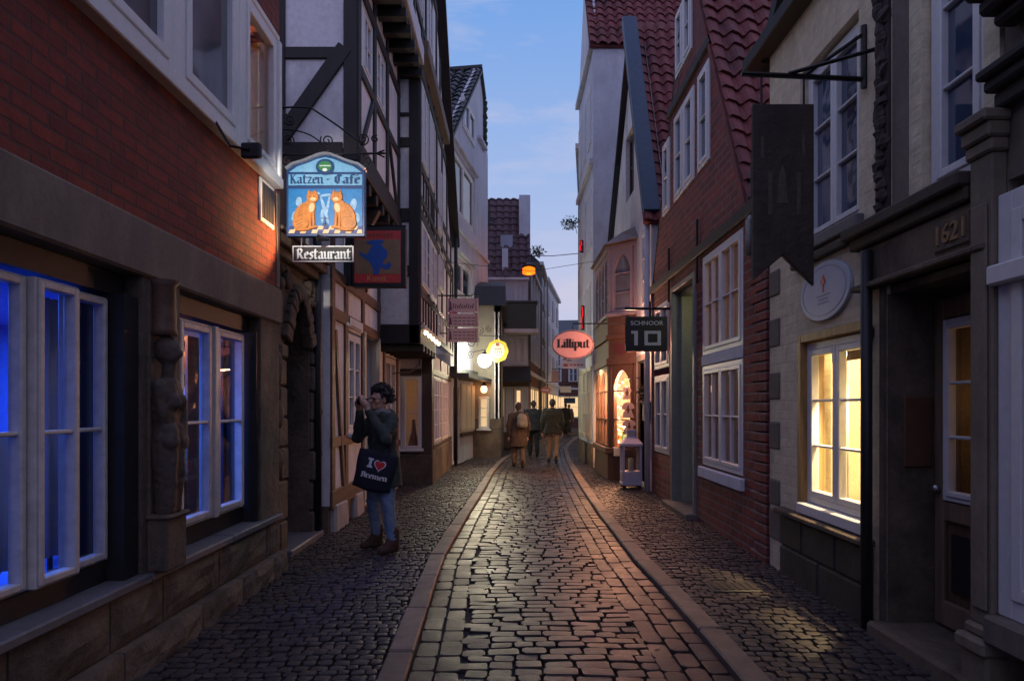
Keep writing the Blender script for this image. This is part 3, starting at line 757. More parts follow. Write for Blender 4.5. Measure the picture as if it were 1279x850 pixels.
# near upper floor
F=FL(-1.87); YA,YB=8.2,11.3
m=MB()
m.wall(F,YA,YB,4.66,7.2,[(8.55,9.12,5.78,6.60),(9.36,10.02,5.78,6.60)],-.2,0); m.box(F,YA+.001,YA+.2,4.66,7.2,-4,-.2)
m.build('upper_wall',M['panel'],T,merge=True)
G=FC(YA)
m=MB()
for u in (8.28,9.24,10.18,11.2): V_(u,4.66,7.1,.15)
m.box(F,8.2,8.36,4.66,7.2,-.01,.03)
H_(5.68,8.36,11.28,.12); H_(6.70,8.36,11.28,.14); H_(4.72,8.36,11.28,.14)
m.bar(F,10.3,5.6,10.95,4.8,.10,D0,D1+.008); m.bar(F,8.45,4.8,9.1,5.6,.08,D0,D1+.008)
# the side wall seen from the lower end of the street
E0,E1=-.01,.03
m.box(G,-2.02,-1.86,4.5,7.2,E0,E1); m.box(G,-2.84,-2.72,4.6,7.2,E0,E1); m.box(G,-5,-2.03,4.48,4.72,E0,E1+.005)
m.box(G,-4.5,-2.72,5.72,5.86,E0,E1+.003); m.box(G,-2.72,-2.09,5.72,5.86,E0,E1+.003); m.box(G,-5,-2.02,7.05,7.2,E0,E1+.003)
m.bar(G,-2.82,4.70,-2.0,5.86,.19,E0,E1+.009)
m.build('upper_timbers',M['timber'],T,bevel=.008)
window(T,F,8.57,9.10,5.80,6.58,.0,1,2,2,gm=M['sky_tint_glass'],fw=.05,sw=.035)
window(T,F,9.38,10.0,5.80,6.58,.0,2,1,2,gm=M['sky_tint_glass'],fw=.05,sw=.035)
m=MB(); m.box(F,8.2,11.3,4.44,4.655,-2.5,.05)
for i in range(7): m.box(F,8.36+i*.45,8.50+i*.45,4.30,4.44,-.8,.03)
m.build('jetty_beam',M['timber_h'],T,bevel=.01)
m=MB()
for u in (8.30,9.6,10.9):
    P=[F.p(u-.07,3.7,-.30),F.p(u+.07,3.7,-.30),F.p(u+.07,4.30,.02),F.p(u-.07,4.30,.02),F.p(u-.07,3.95,-.31),F.p(u+.07,3.95,-.31),F.p(u+.07,4.30,-.14),F.p(u-.07,4.30,-.14)]
    m.add(P,[(0,1,2,3),(4,5,6,7),(0,4,7,3),(1,5,6,2),(0,1,5,4),(3,2,6,7)])
m.split('console',M['timber_brown'],T,bevel=.008)
# projecting far half: upper box standing over the doorway
F=FL(-1.54); YA,YB=11.3,17.7
rake=[((-1.5,15.35,7.55),(0,.745,.667))]    # far slope of the gable
hol=[(11.55,12.42,5.68,7.05),(12.58,13.30,5.68,7.05),(14.0,14.8,5.2,6.6),(11.45,12.55,3.58,4.70),(12.65,13.75,3.58,4.70),(14.2,15.2,4.0,4.9),(13.95,15.1,2.95,3.6)]
m=MB()
m.wall(F,YA,YB,2.92,7.5,hol,-.2,0); m.box(F,YA+.001,YA+.2,2.92,7.5,-3,-.2); m.box(F,YB-.2,YB,2.92,7.5,-3,-.2)
m.build('projecting_wall',M['panel_white'],T,merge=True,clips=rake)
G=FC(YA)
m=MB()
for u in (11.37,12.5,13.36,13.86,14.9,16.0,17.0,17.62): V_(u,2.95,7.4,.12)
for v,w in ((7.2,.16),(5.58,.12),(4.80,.14),(3.48,.12),(2.92,.12),(5.05,.1)): H_(v,11.36,17.6,w)
for u in (11.8,12.15,12.9,13.1): V_(u,4.9,5.55,.05); 
for u in (11.75,12.1,12.9): V_(u,3.0,3.45,.06)
m.box(G,-1.70,-1.535,2.6,7.5,E0,E1)
for v,w,u0 in ((6.38,.06,-1.9),(5.92,.16,-2.0),(4.72,.22,-2.2),(3.80,.18,-2.2),(7.25,.2,-2.2)): m.box(G,u0,-1.70,v-w/2,v+w/2,E0,E1+.004)
m.box(G,-1.96,-1.88,4.8,7.2,E0,E1+.002)
m.bar(G,-2.2,7.1,-1.93,6.45,.16,E0,E1+.008)
m.build('projecting_timbers',M['timber'],T,bevel=.006,clips=rake)
for a,b_,c,e,g,cl_,rw in ((11.57,12.40,5.70,7.03,'sky_tint_glass',2,3),(12.60,13.28,5.70,7.03,'sky_tint_glass',2,3),(14.02,14.78,5.22,6.58,'sky_tint_glass',2,2),(11.47,12.53,3.60,4.68,'curtain_glass',2,3),(12.67,13.73,3.60,4.68,'curtain_glass',2,3),(14.22,15.18,4.02,4.88,'curtain_glass',2,2),(13.97,15.08,2.97,3.58,'curtain_glass',2,2)):
    window(T,F,a,b_,c,e,.03,cl_,2,rw,gm=M[g],fw=.05,sw=.035)
m=MB(); m.box(F,11.27,13.6,2.60,2.915,-2.2,.03)
for i in range(5): m.box(F,11.45+i*.42,11.57+i*.42,2.48,2.60,-1.2,.06)
m.build('overhang_beam',M['timber_h'],T,bevel=.012)
# curved board with small lamps under the overhang
m=MB(); m.box(F,11.3,13.8,2.84,2.91,.03,.10); m.build('lamp_board',M['cream_paint'],T,bevel=.006)
# ground floor of the projecting half
F=FL(-1.60); G=FC(13.42)
m=MB(); m.wall(F,13.42,17.7,.0,2.6,[(13.75,15.2,.78,2.2),(15.35,16.9,.78,2.2)],-.2,0); m.box(F,17.5,17.7,0,2.6,-3,-.2)
m.wall(G,-2.2,-1.8,0,2.6,[(-2.15,-1.785,.72,2.15)],-.2,0); m.build('street_wall',M['panel_white'],T,merge=True)
m=MB(); m.box(F,13.40,13.58,0,2.6,-.17,.03); m.box(F,13.58,17.7,.70,.79,-.01,.04); m.box(F,13.58,17.7,2.2,2.34,-.01,.03)
for u in (13.68,15.27,16.97): m.box(F,u-.06,u+.06,.7,2.6,-.01,.028)
m.box(G,-2.2,-1.78,.62,.74,-.01,.03); m.box(G,-2.2,-1.78,2.16,2.30,-.01,.03); m.build('street_timbers',M['timber_brown'],T,bevel=.008)
m=MB(); m.box(F,13.43,17.7,-.02,.68,.001,.045); m.box(G,-2.2,-1.56,-.02,.61,.001,.03); m.build('stone_base',M['stone_brown'],T,bevel=.01)
window(T,G,-2.14,-1.795,.74,2.14,.03,1,1,2,gm=M['glass'],fw=.02,sw=.03,sill=True)
window(T,F,13.78,15.18,.80,2.18,.03,3,2,4,gm=M['curtain_glass'],fw=.05,sw=.035)
window(T,F,15.38,16.88,.80,2.18,.03,3,2,4,gm=M['curtain_glass'],fw=.05,sw=.035)
room(T,G,-3.4,-1.83,.4,2.5,-.22,-2.0,M['warm_room'])
tag(MB().lathe((-1.98,13.75,.5),[(.10,0),(.12,.3),(.05,.55),(.03,.8)],12).build('vase',plain('dark copper vase',(.2,.08,.04),.3),smooth=True),'dark tall vase behind the narrow window of the timbered house','vase')
point('shop_lamp_red',(-2.3,14.3,1.9),2.5,(1,.42,.16),.05)
# top storey and gable over both halves
F=FL(-1.52)
rk2=[((-1.5,15.35,7.6),(0,.745,.667)),((-1.5,8.9,7.3),(0,-.94,.34))]
m=MB(); m.wall(F,8.6,15.6,7.5,12.5,[(9.3,10.1,8.0,9.3),(10.6,11.4,8.0,9.3),(12.0,12.8,7.9,9.0)],-.2,0); m.box(F,8.61,8.8,7.2,12.5,-4,-.2)
m.build('gable_wall',M['panel_white'],T,merge=True,clips=rk2)
m=MB()
for u in (8.9,9.25,10.15,10.55,11.45,11.95,12.85,13.6,14.3): V_(u,7.5,12,.12)
for v in (7.9,9.4,10.3): H_(v,8.7,15.5,.12)
m.build('gable_timbers',M['timber'],T,bevel=.006,clips=rk2)
for a,b_,e in ((9.32,10.08,9.28),(10.62,11.38,9.28),(12.02,12.78,8.98)): window(T,F,a,b_,8.02,e,.03,2,1,3,gm=M['sky_tint_glass'],fw=.05,sw=.035)
m=MB(); m.box(F,8.55,11.35,7.22,7.5,-1.9,.06); m.build('fascia',M['plaster_blue'],T,bevel=.01)
m=MB(); m.box(F,8.56,11.35,7.08,7.218,-1.9,.0)
for i in range(7): m.box(F,8.62+i*.42,8.76+i*.42,6.96,7.08,-.5,.05)
m.build('rafter_end',M['timber'],T)
m=MB(); m.box(F,11.35,15.25,7.40,7.64,-.1,.13); m.build('gable_beam',M['timber_red'],T,bevel=.01)
m=MB(); m.bar(F,17.75,5.72,10.6,13.7,.13,-.25,.16); m.build('bargeboard',M['timber'],T)
# roof behind the gable, far slope
m=MB(); q=lambda y,z,x: V((x,y,z)); a0,a1=(17.8,5.75),(10.6,13.75)
m.add([q(a0[0],a0[1],-1.7),q(a1[0],a1[1],-1.7),q(a1[0],a1[1],-8),q(a0[0],a0[1],-8),q(a0[0],a0[1]-.15,-1.7),q(a1[0],a1[1]-.15,-1.7),q(a1[0],a1[1]-.15,-8),q(a0[0],a0[1]-.15,-8)],[(0,1,2,3),(4,5,6,7),(0,1,5,4),(1,2,6,5),(2,3,7,6),(3,0,4,7)])
m.build('roof',M['dark_tiles'],T)
m=MB(); m.tube([(-1.44,17.5,5.9),(-1.44,17.5,.05)],.045,8); m.build('downpipe',M['black_paint'],T,smooth=True)

# ================================================================== WHITE GABLED HOUSE (left, middle distance)
F=Fr((-1.6,17.78,0),(.5,3.3,0),(3.3,-.5,0)); W=5.25
WH=thing('white_gabled_house','plain white rendered house with a dark tiled roof and wide two pane windows','house',(-3,20.5,0))
hol=[(.2,3.15,6.8,8.5),(.35,2.75,4.6,5.7),(.3,.95,.1,2.1)]
m=MB(); m.wall(F,0,W,0,8.75,hol,-.25,0); m.box(F,0,.2,0,8.75,-5,-.25); m.box(F,W-.2,W,0,9.9,-5,-.25)
m.prism(F,[(0,8.75),(3.75,12.2),(4.35,11.6),(W,9.95),(W,8.75)],-.25,0)
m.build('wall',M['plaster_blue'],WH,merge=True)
wn=window(WH,F,.22,3.13,6.82,8.48,-.05,2,1,1,gm=M['dark_glass'],fw=.09,sw=.08)
window(WH,F,.37,2.73,4.62,5.68,-.05,2,1,1,gm=M['dark_glass'],fw=.09,sw=.08)
window(WH,F,1.35,2.95,9.4,10.3,.04,2,1,1,gm=M['sky_tint_glass'],fw=.08,sw=.06)
m=MB(); m.box(F,.05,3.4,8.62,8.70,0,.08); m.box(F,0,W,6.35,6.45,0,.07); m.box(F,.1,3.2,5.78,5.86,0,.07); m.box(F,0,W,4.05,4.12,0,.06)
m.box(F,3.5,4.6,9.9,10.0,0,.12); m.build('string_course',M['plaster_blue'],WH,bevel=.008)
m=MB(); m.box(F,.32,.94,.02,2.08,-.2,-.12); m.build('door',M['black_paint'],WH)
m=MB()
for i in range(3): m.box(F,1.05+i*.62,1.65+i*.62,.85,2.2,.01,.05); m.box(F,1.10+i*.62,1.60+i*.62,.9,2.15,.05,.062)
m.build('shutter',M['cream_paint'],WH,bevel=.006)
m=MB(); m.box(F,1.0,3.0,.74,.83,.01,.09); m.build('shutter_rail',M['timber_brown'],WH)
m=MB(); m.prism(F,[(-.3,2.3),(3.6,2.3),(3.6,2.38),(-.3,2.42)],.0,.55); m.box(F,-.2,3.5,2.42,2.6,.0,.15); m.build('awning',M['dark_tiles'],WH)
# slope towards the camera
O=F.p(-.15,8.62,.1); B=(F.u*3.9+V((0,0,1))*3.58).normalized()
tiles(O,-F.n,B,5.0,5.25,M['dark_tiles'],'roof',WH,pw=.3,course=.34,amp=.04,lift=.045,seg=6)
m=MB(); O=F.p(3.75,12.22,.1); m.add([O,F.p(4.42,11.5,.1),F.p(4.42,11.5,-5),F.p(3.75,12.22,-5),F.p(3.75,12.32,.1),F.p(4.5,11.55,.1),F.p(4.5,11.55,-5),F.p(3.75,12.32,-5)],[(0,1,2,3),(4,5,6,7),(0,1,5,4),(1,2,6,5),(2,3,7,6),(3,0,4,7)]); m.build('far_slope',M['dark_tiles'],WH)
m=MB()
for k in range(7): m.ball(F.p(4.5,10.1+k*.22,.05),(.09,.10,.13),7,5,.25)
m.build('ivy',mottled('ivy leaves',(.03,.05,.025),.5,9,.8,.5,30),WH,smooth=False)

# ================================================================== NARROW STONE HOUSE with the lantern (left)
F=FC(20.6); NH=thing('narrow_house','narrow pale house with brown stone base and hooded dark roof behind the bright lamp','house',(-1.2,22,0))
m=MB(); m.wall(F,-1.25,-.34,1.2,4.6,[(-1.02,-.68,.9,1.88)],-.2,0); m.box(FL(-.34),20.6,25.8,1.2,4.6,-.2,0); m.build('wall',mottled('dull ochre render',(.30,.27,.21),.25,2.5,.85,.4,14,(.2,.18,.14),True),NH,merge=True)
m=MB(); m.box(F,-1.27,-.31,0,.88,-.2,.03); m.box(F,-1.27,-1.03,.88,1.2,-.2,.03); m.box(F,-.67,-.31,.88,1.2,-.2,.03); m.box(FL(-.34),20.6,25.8,0,1.2,-.2,.03); m.build('stone_base',M['stone_brown'],NH,bevel=.02)
window(NH,F,-1.01,-.69,.9,1.87,.02,1,1,3,gm=emit('lit shop window',(1,.72,.38),.55),fw=.04,sw=.03,sill=True)
m=MB(); m.prism(FL(-.2),[(20.5,4.6),(25.8,4.6),(25.8,5.3),(21.6,5.5),(20.9,5.25)],-1.3,.0); m.build('roof',M['dark_tiles'],NH)
m=MB()
for x in (-.52,-.40): m.box(F,x-.02,x+.02,1.2,4.4,0,.05)
m.build('pilaster',M['plaster_white'],NH)
# ================================================================== OLD HOUSE NUMBER 9 (right, nearest)
F=FRt(2.5)
C9=thing('cream_house','old cream washed house with a lit ground floor window and a recessed doorway dated 1621','house',(4,5,0))
rk9=[((2.5,6.62,4.97),(0,.7,.714))]
hol=[(4.80,5.95,.66,2.16),(3.64,4.55,-.1,2.36),(4.92,5.92,2.92,4.42),(3.62,4.16,2.82,4.5)]
m=MB(); m.wall(F,3.5,6.62,-.05,7.5,hol,-.28,0); m.box(F,6.42,6.62,-.05,7.5,-4,-.28); m.box(F,3.5,3.63,2.4,7.5,-4,-.28)
m.build('wall',M['plaster_cream'],C9,merge=True,clips=rk9)
m=MB()
blk=[(6.36,6.615,v,v+random.uniform(.2,.27)) for v in (.62,1.15,1.62,2.12,2.6)]
for a,b_,c,e in blk: m.box(F,a,b_,c,e,-.05,.014)
for v in (.3,): m.box(F,6.3,6.6,v,v+.28,-.05,.02)
m.split('quoin',M['stone_grey'],C9,bevel=.015)
m=MB(); m.box(F,4.72,6.28,.0,.58,-.1,.02)
for a,b_,c,e in ((4.72,5.2,.30,.575),(5.21,5.8,.30,.575),(5.81,6.28,.30,.575),(4.72,5.5,-.02,.29),(5.51,6.28,-.02,.29)): m.box(F,a+.004,b_-.004,c+.004,e-.004,-.05,.035+random.uniform(0,.008))
m.build('plinth',M['black_paint'] if 0 else mottled('dark slate plinth',(.05,.044,.040),.55,5,.75,.6,16,(.022,.02,.019)),C9,bevel=.012)
MB().box(F,4.70,6.30,.585,.635,-.1,.10).build('ledge',M['stone_brown'],C9,bevel=.012)
M['oak']=wood('ochre window casing',(.36,.22,.08),'z',.5)
m=MB(); m.box(F,5.89,5.96,.66,2.17,-.2,.012); m.box(F,4.79,5.89,2.10,2.17,-.2,.012); m.build('window_casing',M['oak'],C9,bevel=.006)
w9=window(C9,F,4.80,5.88,.74,2.09,-.04,2,1,3,gm=M['glass'],fw=.06,sw=.05)
MB().box(F,4.76,5.9,.645,.735,-.2,.05).build('sill',M['white_paint'],C9,bevel=.008)
room(C9,F,4.63,6.3,.5,2.4,-.29,-1.7,M['warm_room'])
m=MB(); m.box(F,4.69,6.2,.66,.70,-1.4,-.35); m.build('counter',M['white_paint'],C9)
M['lamp_warm']=emit('warm lamp glass',(1,.70,.33),22)
area('window_display_light',(2.5+.75,5.36,2.30),(2.5+.75,5.36,0),.5,1.1,50,(1,.72,.34))
spot('window_downlight',(2.93,5.35,2.28),(2.12,5.25,.0),520,(1,.72,.36),75,.5,.03)
m=MB()
for k in range(5): m.tube([F.p(5.0+k*.07,1.62,-.5),F.p(5.0+k*.07,1.53,-.5)],.022,8)
m.box(F,4.9,5.5,1.49,1.51,-.62,-.42); m.build('glass_shelf',M['steel'],C9)
v_=MB().lathe(F.p(5.15,.70,-.6),[(.06,0),(.09,.08),(.06,.2),(.03,.26),(.045,.30)],14).build('vase',plain('dark glazed vase',(.12,.07,.04),.25),smooth=True)
tag(v_,'small dark vase standing inside the lit window','vase')
MB().box(F,4.95,5.1,.70,.86,-.7,-.45).build('display_box',M['white_paint'],C9,bevel=.01)
m=MB(); m.box(F,4.88,5.86,1.93,2.10,-.26,-.245); m.build('valance',M['timber_brown'],C9)
curtain(C9,F,5.72,5.86,.72,1.95,-.32,2,.02,M['net'])
fr9=MB().box(F,5.15,5.45,1.25,1.6,-1.64,-1.62).build('picture_frame',M['timber_brown'],C9); MB().box(F,5.18,5.42,1.28,1.57,-1.62,-1.615).build('print_paper',M['plaster_white'],fr9)
window(C9,F,4.94,5.90,2.94,4.40,-.06,2,1,3,gm=M['sky_tint_glass'],fw=.06,sw=.045)
window(C9,F,3.64,4.14,2.84,4.48,-.04,1,1,3,gm=M['sky_tint_glass'],fw=.06,sw=.05)
m=MB(); m.box(F,4.85,6.0,2.84,2.93,-.1,.06); m.build('upper_sill',M['ledge'],C9,bevel=.01)
# carved strip
m=MB()
for k in range(40):
    v=2.75+k*.07; m.ball(F.p(4.58+random.uniform(-.03,.03),v,.02),(.04,random.uniform(.04,.08),random.uniform(.04,.07)),7,5,.25)
m.box(F,4.50,4.66,2.7,5.6,-.02,.02); m.build('carved_strip',mottled('weathered dark carving',(.06,.045,.04),.5,7,.9,.5,25),C9,smooth=False)
m=MB(); m.box(F,4.30,4.47,2.8,5.6,-.02,.016); m.build('pilaster',M['stone_grey'],C9,bevel=.01)
# portal: string course, lintel with the date, pilaster, recess
m=MB(); m.box(F,3.66,4.93,2.66,2.74,-.05,.07); m.box(F,3.66,4.96,2.74,2.82,-.05,.12); m.box(F,5.0,6.0,2.74,2.80,-.05,.06); m.build('cornice',mottled('dark sandstone',(.075,.055,.042),.4,3,.85,.4,22),C9,bevel=.012)
m=MB(); m.box(F,3.52,4.85,2.37,2.655,-.2,.03); m.box(F,3.5,4.88,2.36,2.40,-.2,.09); lt=m.build('lintel',M['stone_brown'],C9,bevel=.01)
FT=Fr((2.5,0,0),(0,-1,0),(-1,0,0))
MB().box(F,3.66,3.98,2.44,2.61,.03,.045).build('date_stone',M['stone_brown'],lt,bevel=.01)
text('1621',FT,-3.82,2.525,.15,.043,.012,mottled('ochre cut numerals',(.30,.19,.09),.2,9),'date',lt,.002)
m=MB(); m.box(F,3.646,3.652,0,2.30,-.5,.012); m.box(F,4.552,4.61,-.05,2.36,-.1,.02)
m.box(F,3.646,4.544,2.30,2.352,-.5,-.02); m.box(F,4.54,4.548,-.05,2.30,-.62,.0); m.build('recess_wall',M['stone_brown'],C9)
m=MB(); m.wall(F,3.653,4.539,.12,2.3,[(3.82,4.38,.98,2.08)],-.38,-.32); dr=m.build('door',wood('brown door',(.12,.07,.04),'z',.5),C9,merge=True)
m=MB(); 
for u in (3.68,4.42): m.box(F,u,u+.09,.14,2.25,-.32,-.29)
m.box(F,3.77,4.42,.14,.30,-.32,-.29); m.box(F,3.77,4.42,.82,.94,-.32,-.29); m.box(F,3.77,4.42,2.12,2.25,-.32,-.29); m.build('door_rail',wood('worn door rail',(.20,.14,.09),'z',.5),dr,bevel=.006)
window(C9,F,3.79,4.41,.95,2.11,-.28,1,1,3,fm=M['white_paint'],gm=M['glass'],fw=.03,sw=.035,depth=.06)
room(C9,F,3.55,4.62,.1,2.5,-.39,-2.2,plain('dim hall plaster',(.22,.15,.09),.8))
hl=thing('hall_lamp','small amber table lamp glowing behind the glazed door of the cream house','lamp',F.p(4.42,1.0,-.75))
MB().lathe(F.p(4.42,1.22,-.75),[(.085,0),(.05,.13)],14).build('lamp_shade',emit('amber lamp shade',(1,.45,.06),1.6),hl,smooth=True)
MB().lathe(F.p(4.42,1.0,-.75),[(.05,0),(.015,.04),(.015,.22)],10).build('lamp_base',M['timber_brown'],hl,smooth=True)
tag(MB().box(F,4.25,4.58,.14,1.0,-.95,-.55).build('hall_cabinet',M['timber_brown']),'dark brown cabinet behind the glazed door of the cream house','cabinet')
point('hall_glow',F.p(4.2,1.6,-.8),2.2,(1,.55,.2),.05)
m=MB(); m.box(F,3.85,4.35,.38,.74,-.318,-.30); m.build('door_panel',M['black_paint'],dr)
MB().ball(F.p(4.46,1.02,-.27),.028).build('handle',M['steel'],dr,smooth=True)
MB().box(F,3.4,4.6,-.05,.12,-.5,.12).build('step',M['stone_brown'],C9,bevel=.02)
FG=FC(4.54)
pq=MB().box(FG,2.60,2.79,1.15,1.62,.0,.016).build('wall_plaque',mottled('bronze plaque',(.12,.06,.03),.3,6,.45,.2,20),C9,bevel=.008)
MB().tube([F.p(4.68,0,.07),F.p(4.68,2.62,.07)],.038,10).build('downpipe',M['black_paint'],C9,smooth=True)
# beam and verge at the foot of the gable
m=MB(); m.box(F,4.2,6.95,4.93,5.06,-.1,.16); m.build('eave_beam',M['timber_h'],C9,bevel=.01)
m=MB(); m.bar(F,6.72,4.95,3.9,7.72,.12,-.2,.06); m.build('bargeboard',M['timber'],C9)
# oval plaque and number
el=MB(); n=40; 
ep=[(5.42+.43*math.cos(2*math.pi*k/n),2.47+.235*math.sin(2*math.pi*k/n)) for k in range(n)]
el.prism(F,ep,.0,.03); ov=el.build('oval_plaque',plain('pale blue enamel',(.44,.50,.60),.35,0,.05,9),bevel=.006)
tag(ov,'pale blue oval plaque with a small red emblem above the lit window','plaque')
m=MB()
for k in range(n):
    a,b_=2*math.pi*k/n,2*math.pi*(k+1)/n
    m.prism(F,[(5.42+.37*math.cos(a),2.47+.19*math.sin(a)),(5.42+.37*math.cos(b_),2.47+.19*math.sin(b_)),(5.42+.375*math.cos(b_),2.47+.195*math.sin(b_)),(5.42+.375*math.cos(a),2.47+.195*math.sin(a))],.03,.032)
for v,w_ in ((2.43,.24),(2.40,.16),(2.37,.2)): m.box(F,5.42-w_/2,5.42+w_/2,v,v+.010,.03,.032)
m.build('engraved_line',plain('grey lettering',(.22,.26,.34),.5),ov)
m=MB(); m.prism(F,[(5.42,2.50),(5.46,2.545),(5.42,2.60),(5.38,2.545)],.03,.034); m.box(F,5.41,5.43,2.46,2.52,.03,.0335); m.build('red_emblem',plain('red enamel',(.55,.05,.04),.4),ov)
t9=text('9',FT,-4.76,2.03,.24,.003,.012,M['iron'],'house_number',None,.004); tag(t9,'black number 9 on the cream wall right of the lit window','house number')
# swallow-tailed board on its bracket
bo=thing('hanging_board','large dark wooden swallowtail board hanging from an iron bracket','sign',(1.9,4.82,2.4))
G=FC(4.82)
MB().prism(G,[(1.695,2.44),(1.905,2.615),(2.125,2.40),(2.125,3.68),(1.695,3.68)],-.02,.02).build('board',mottled('weathered dark board',(.045,.030,.022),.6,6,.75,.8,16,(.085,.062,.045),True,.03),bo,bevel=.006)
m=MB(); m.prism(G,[(1.86,2.98),(1.94,2.98),(1.92,3.2),(1.90,3.25),(1.88,3.2)],.02,.024)
for a,b_,c,e in ((1.80,1.83,2.9,3.2),(2.0,2.03,2.9,3.2),(1.75,1.77,3.3,3.45),(2.04,2.06,3.3,3.5)): m.box(G,a,b_,c,e,.02,.023)
m.build('faded_painting',plain('faded gilt paint',(.075,.055,.035),.6,0,.4,30),bo)
br=thing('sign_bracket','black iron bracket holding the dark wooden swallowtail board','bracket',(2.3,4.82,3.7))
m=MB(); q=lambda x,z,y=4.82: V((x,y,z))
m.tube([q(1.62,3.90),q(2.50,3.86)],.018,6); m.tube([q(2.485,3.80),q(2.485,4.24)],.022,6); m.tube([q(2.05,3.88),q(2.48,4.18)],.014,6); m.tube([q(1.95,3.9),q(2.5,3.98,4.62)],.014,6)
m.tube([q(1.76,3.89),q(1.76,3.66)],.008,6); m.tube([q(2.06,3.88),q(2.06,3.66)],.008,6); m.build('bracket_bar',M['iron'],br)

# ================================================================== SHOP at the right edge
F=FRt(2.5)
SH=thing('corner_shopfront','grey stone shopfront with heavy cornices at the right edge','shop',(3,2.6,0))
M['shop_stone']=mottled('grey brown sandstone',(.22,.18,.13),.4,3,.8,.5,22,(.10,.08,.06),True)
m=MB(); m.box(F,-1.5,3.49,2.7,6.0,-3,-.02); m.box(F,-1.5,.9,0,2.7,-3,-.02); m.box(F,3.47,3.49,0,2.7,-3,-.02); m.box(F,.9,3.3,0,.5,-.3,-.02); m.build('wall',M['shop_stone'],SH)
m=MB(); m.box(F,3.47,3.64,.42,2.85,-.02,.06); m.box(F,3.495,3.615,.5,2.6,.06,.075); m.build('pilaster',M['shop_stone'],SH,bevel=.01)
m=MB(); m.box(F,3.45,3.66,.0,.28,-.02,.10); m.box(F,3.44,3.67,.28,.36,-.02,.13); m.box(F,3.46,3.65,.36,.42,-.02,.09); m.build('pilaster_base',M['shop_stone'],SH,bevel=.015)
m=MB(); m.box(F,3.45,3.655,2.85,2.92,-.02,.08); m.box(F,3.44,3.66,2.92,3.0,-.02,.10); m.box(F,3.43,3.67,3.0,3.06,-.02,.13); m.build('capital',M['shop_stone'],SH,bevel=.012)
m=MB(); m.box(F,.6,3.48,3.06,3.14,-.02,.05); m.box(F,.6,3.485,3.14,3.20,-.02,.10); m.box(F,.6,3.49,3.20,3.25,-.02,.14); m.build('lower_cornice',mottled('dark weathered cornice',(.04,.036,.032),.4,4,.85,.4,20),SH,bevel=.012)
m=MB()
m.box(F,.6,3.42,3.44,3.50,-.02,.10); m.box(F,.6,3.44,3.50,3.58,-.02,.16); m.box(F,.6,3.46,3.58,3.68,-.02,.22)
m.build('upper_cornice',mottled('dark weathered upper cornice',(.05,.04,.034),.4,4,.85,.4,20),SH,bevel=.02)
window(SH,F,2.2,3.465,.5,2.62,.035,1,1,1,gm=M['glass'],fw=.10,sw=.07)
window(SH,F,.9,2.18,.5,2.62,.02,1,1,1,gm=M['dark_glass'],fw=.10,sw=.07)
room(SH,F,.95,3.38,.3,2.66,-.06,-1.6,M['warm_room'])
MB().box(F,.9,3.464,2.16,2.26,.036,.10).build('transom',M['white_paint'],SH,bevel=.01)
MB().box(F,.9,3.46,.36,.5,-.02,.12).build('sill',M['stone_grey'],SH,bevel=.012)

# ================================================================== BRICK HOUSE 10 (right)
B10=thing('brick_house','narrow dark red brick gable house with white windows and a steep red tiled roof','house',(4.5,9.5,0))
F=FRt(2.5); YA,YB=6.66,12.2
slope=[((2.5,7.12,3.62),(0,-.875,.484)),((2.5,12.2,3.62),(0,.875,.484))]
hol=[(7.38,8.98,.78,3.52),(9.24,10.68,.0,3.42),(10.85,12.0,.75,3.3),(8.60,9.17,4.66,5.98),(9.33,10.5,4.66,5.98),(10.78,11.3,4.66,5.85),(9.45,10.42,6.5,7.5)]
m=MB(); m.wall(F,YA,YB,-.05,9.2,hol,-.26,0); m.box(F,YB-.2,YB,-.05,5,-4,-.26)
m.build('brick_wall',M['brick_right'],B10,merge=True,clips=slope)
m=MB(); m.box(FC(YA),2.5,6,-.05,3.6,-.2,-.002); m.build('side_wall',M['brick_front'],B10)
# stepped brick pier at the near corner
m=MB(); v=0.0; k=0
while v<3.5:
    m.box(F,6.64,6.96 if k%2 else 7.08,v+.006,v+.094,-.01,.03); v+=.1; k+=1
m.build('corner_pier',M['brick_right'],B10,bevel=.008)
m=MB(); m.box(F,6.9,12.15,3.55,3.69,-.05,.05); m.build('lintel_beam',M['timber_h'],B10,bevel=.01)
m=MB(); m.box(F,7.2,12,6.10,6.22,-.05,.05); m.build('gable_beam',M['timber_h'],B10,bevel=.01,clips=slope)
for a,b_,c,e in ((7.40,8.96,2.22,3.5),(7.40,8.96,.80,2.08)):
    window(B10,F,a,b_,c,e,.0,2,2,2,gm=M['glass'],fw=.06,sw=.05)
m=MB(); m.box(F,7.38,8.98,2.085,2.215,-.15,.01); m.box(F,7.34,9.02,.64,.775,-.1,.05); m.split('window_rail',M['plaster_blue'],B10,bevel=.008)
room(B10,F,7.1,9.2,.4,3.7,-.27,-2.2,plain('brown shop room',(.30,.22,.15),.7))
point('shop_lamp_ten',(4.0,8.0,2.9),16,(1,.55,.22),.06)
m=MB(); m.box(F,7.3,9.1,.4,1.5,-1.9,-1.2); m.build('cupboard',M['shelf_wood'],B10)
for a,b_,c,e in ((10.88,11.98,2.2,3.28),(10.88,11.98,.78,2.08)): window(B10,F,a,b_,c,e,.0,2,1,2,gm=M['curtain_glass'],fw=.06,sw=.05)
for a,b_,c,e in ((8.62,9.15,4.68,5.96),(9.35,9.90,4.68,5.96),(9.92,10.48,4.68,5.96),(10.80,11.28,4.68,5.83)): window(B10,F,a,b_,c,e,.02,1,1,2,gm=M['sky_tint_glass'],fw=.06,sw=.05)
for a,b_ in ((9.47,9.92),(9.94,10.40)): window(B10,F,a,b_,6.52,7.48,.02,1,1,2,gm=M['sky_tint_glass'],fw=.06,sw=.05)
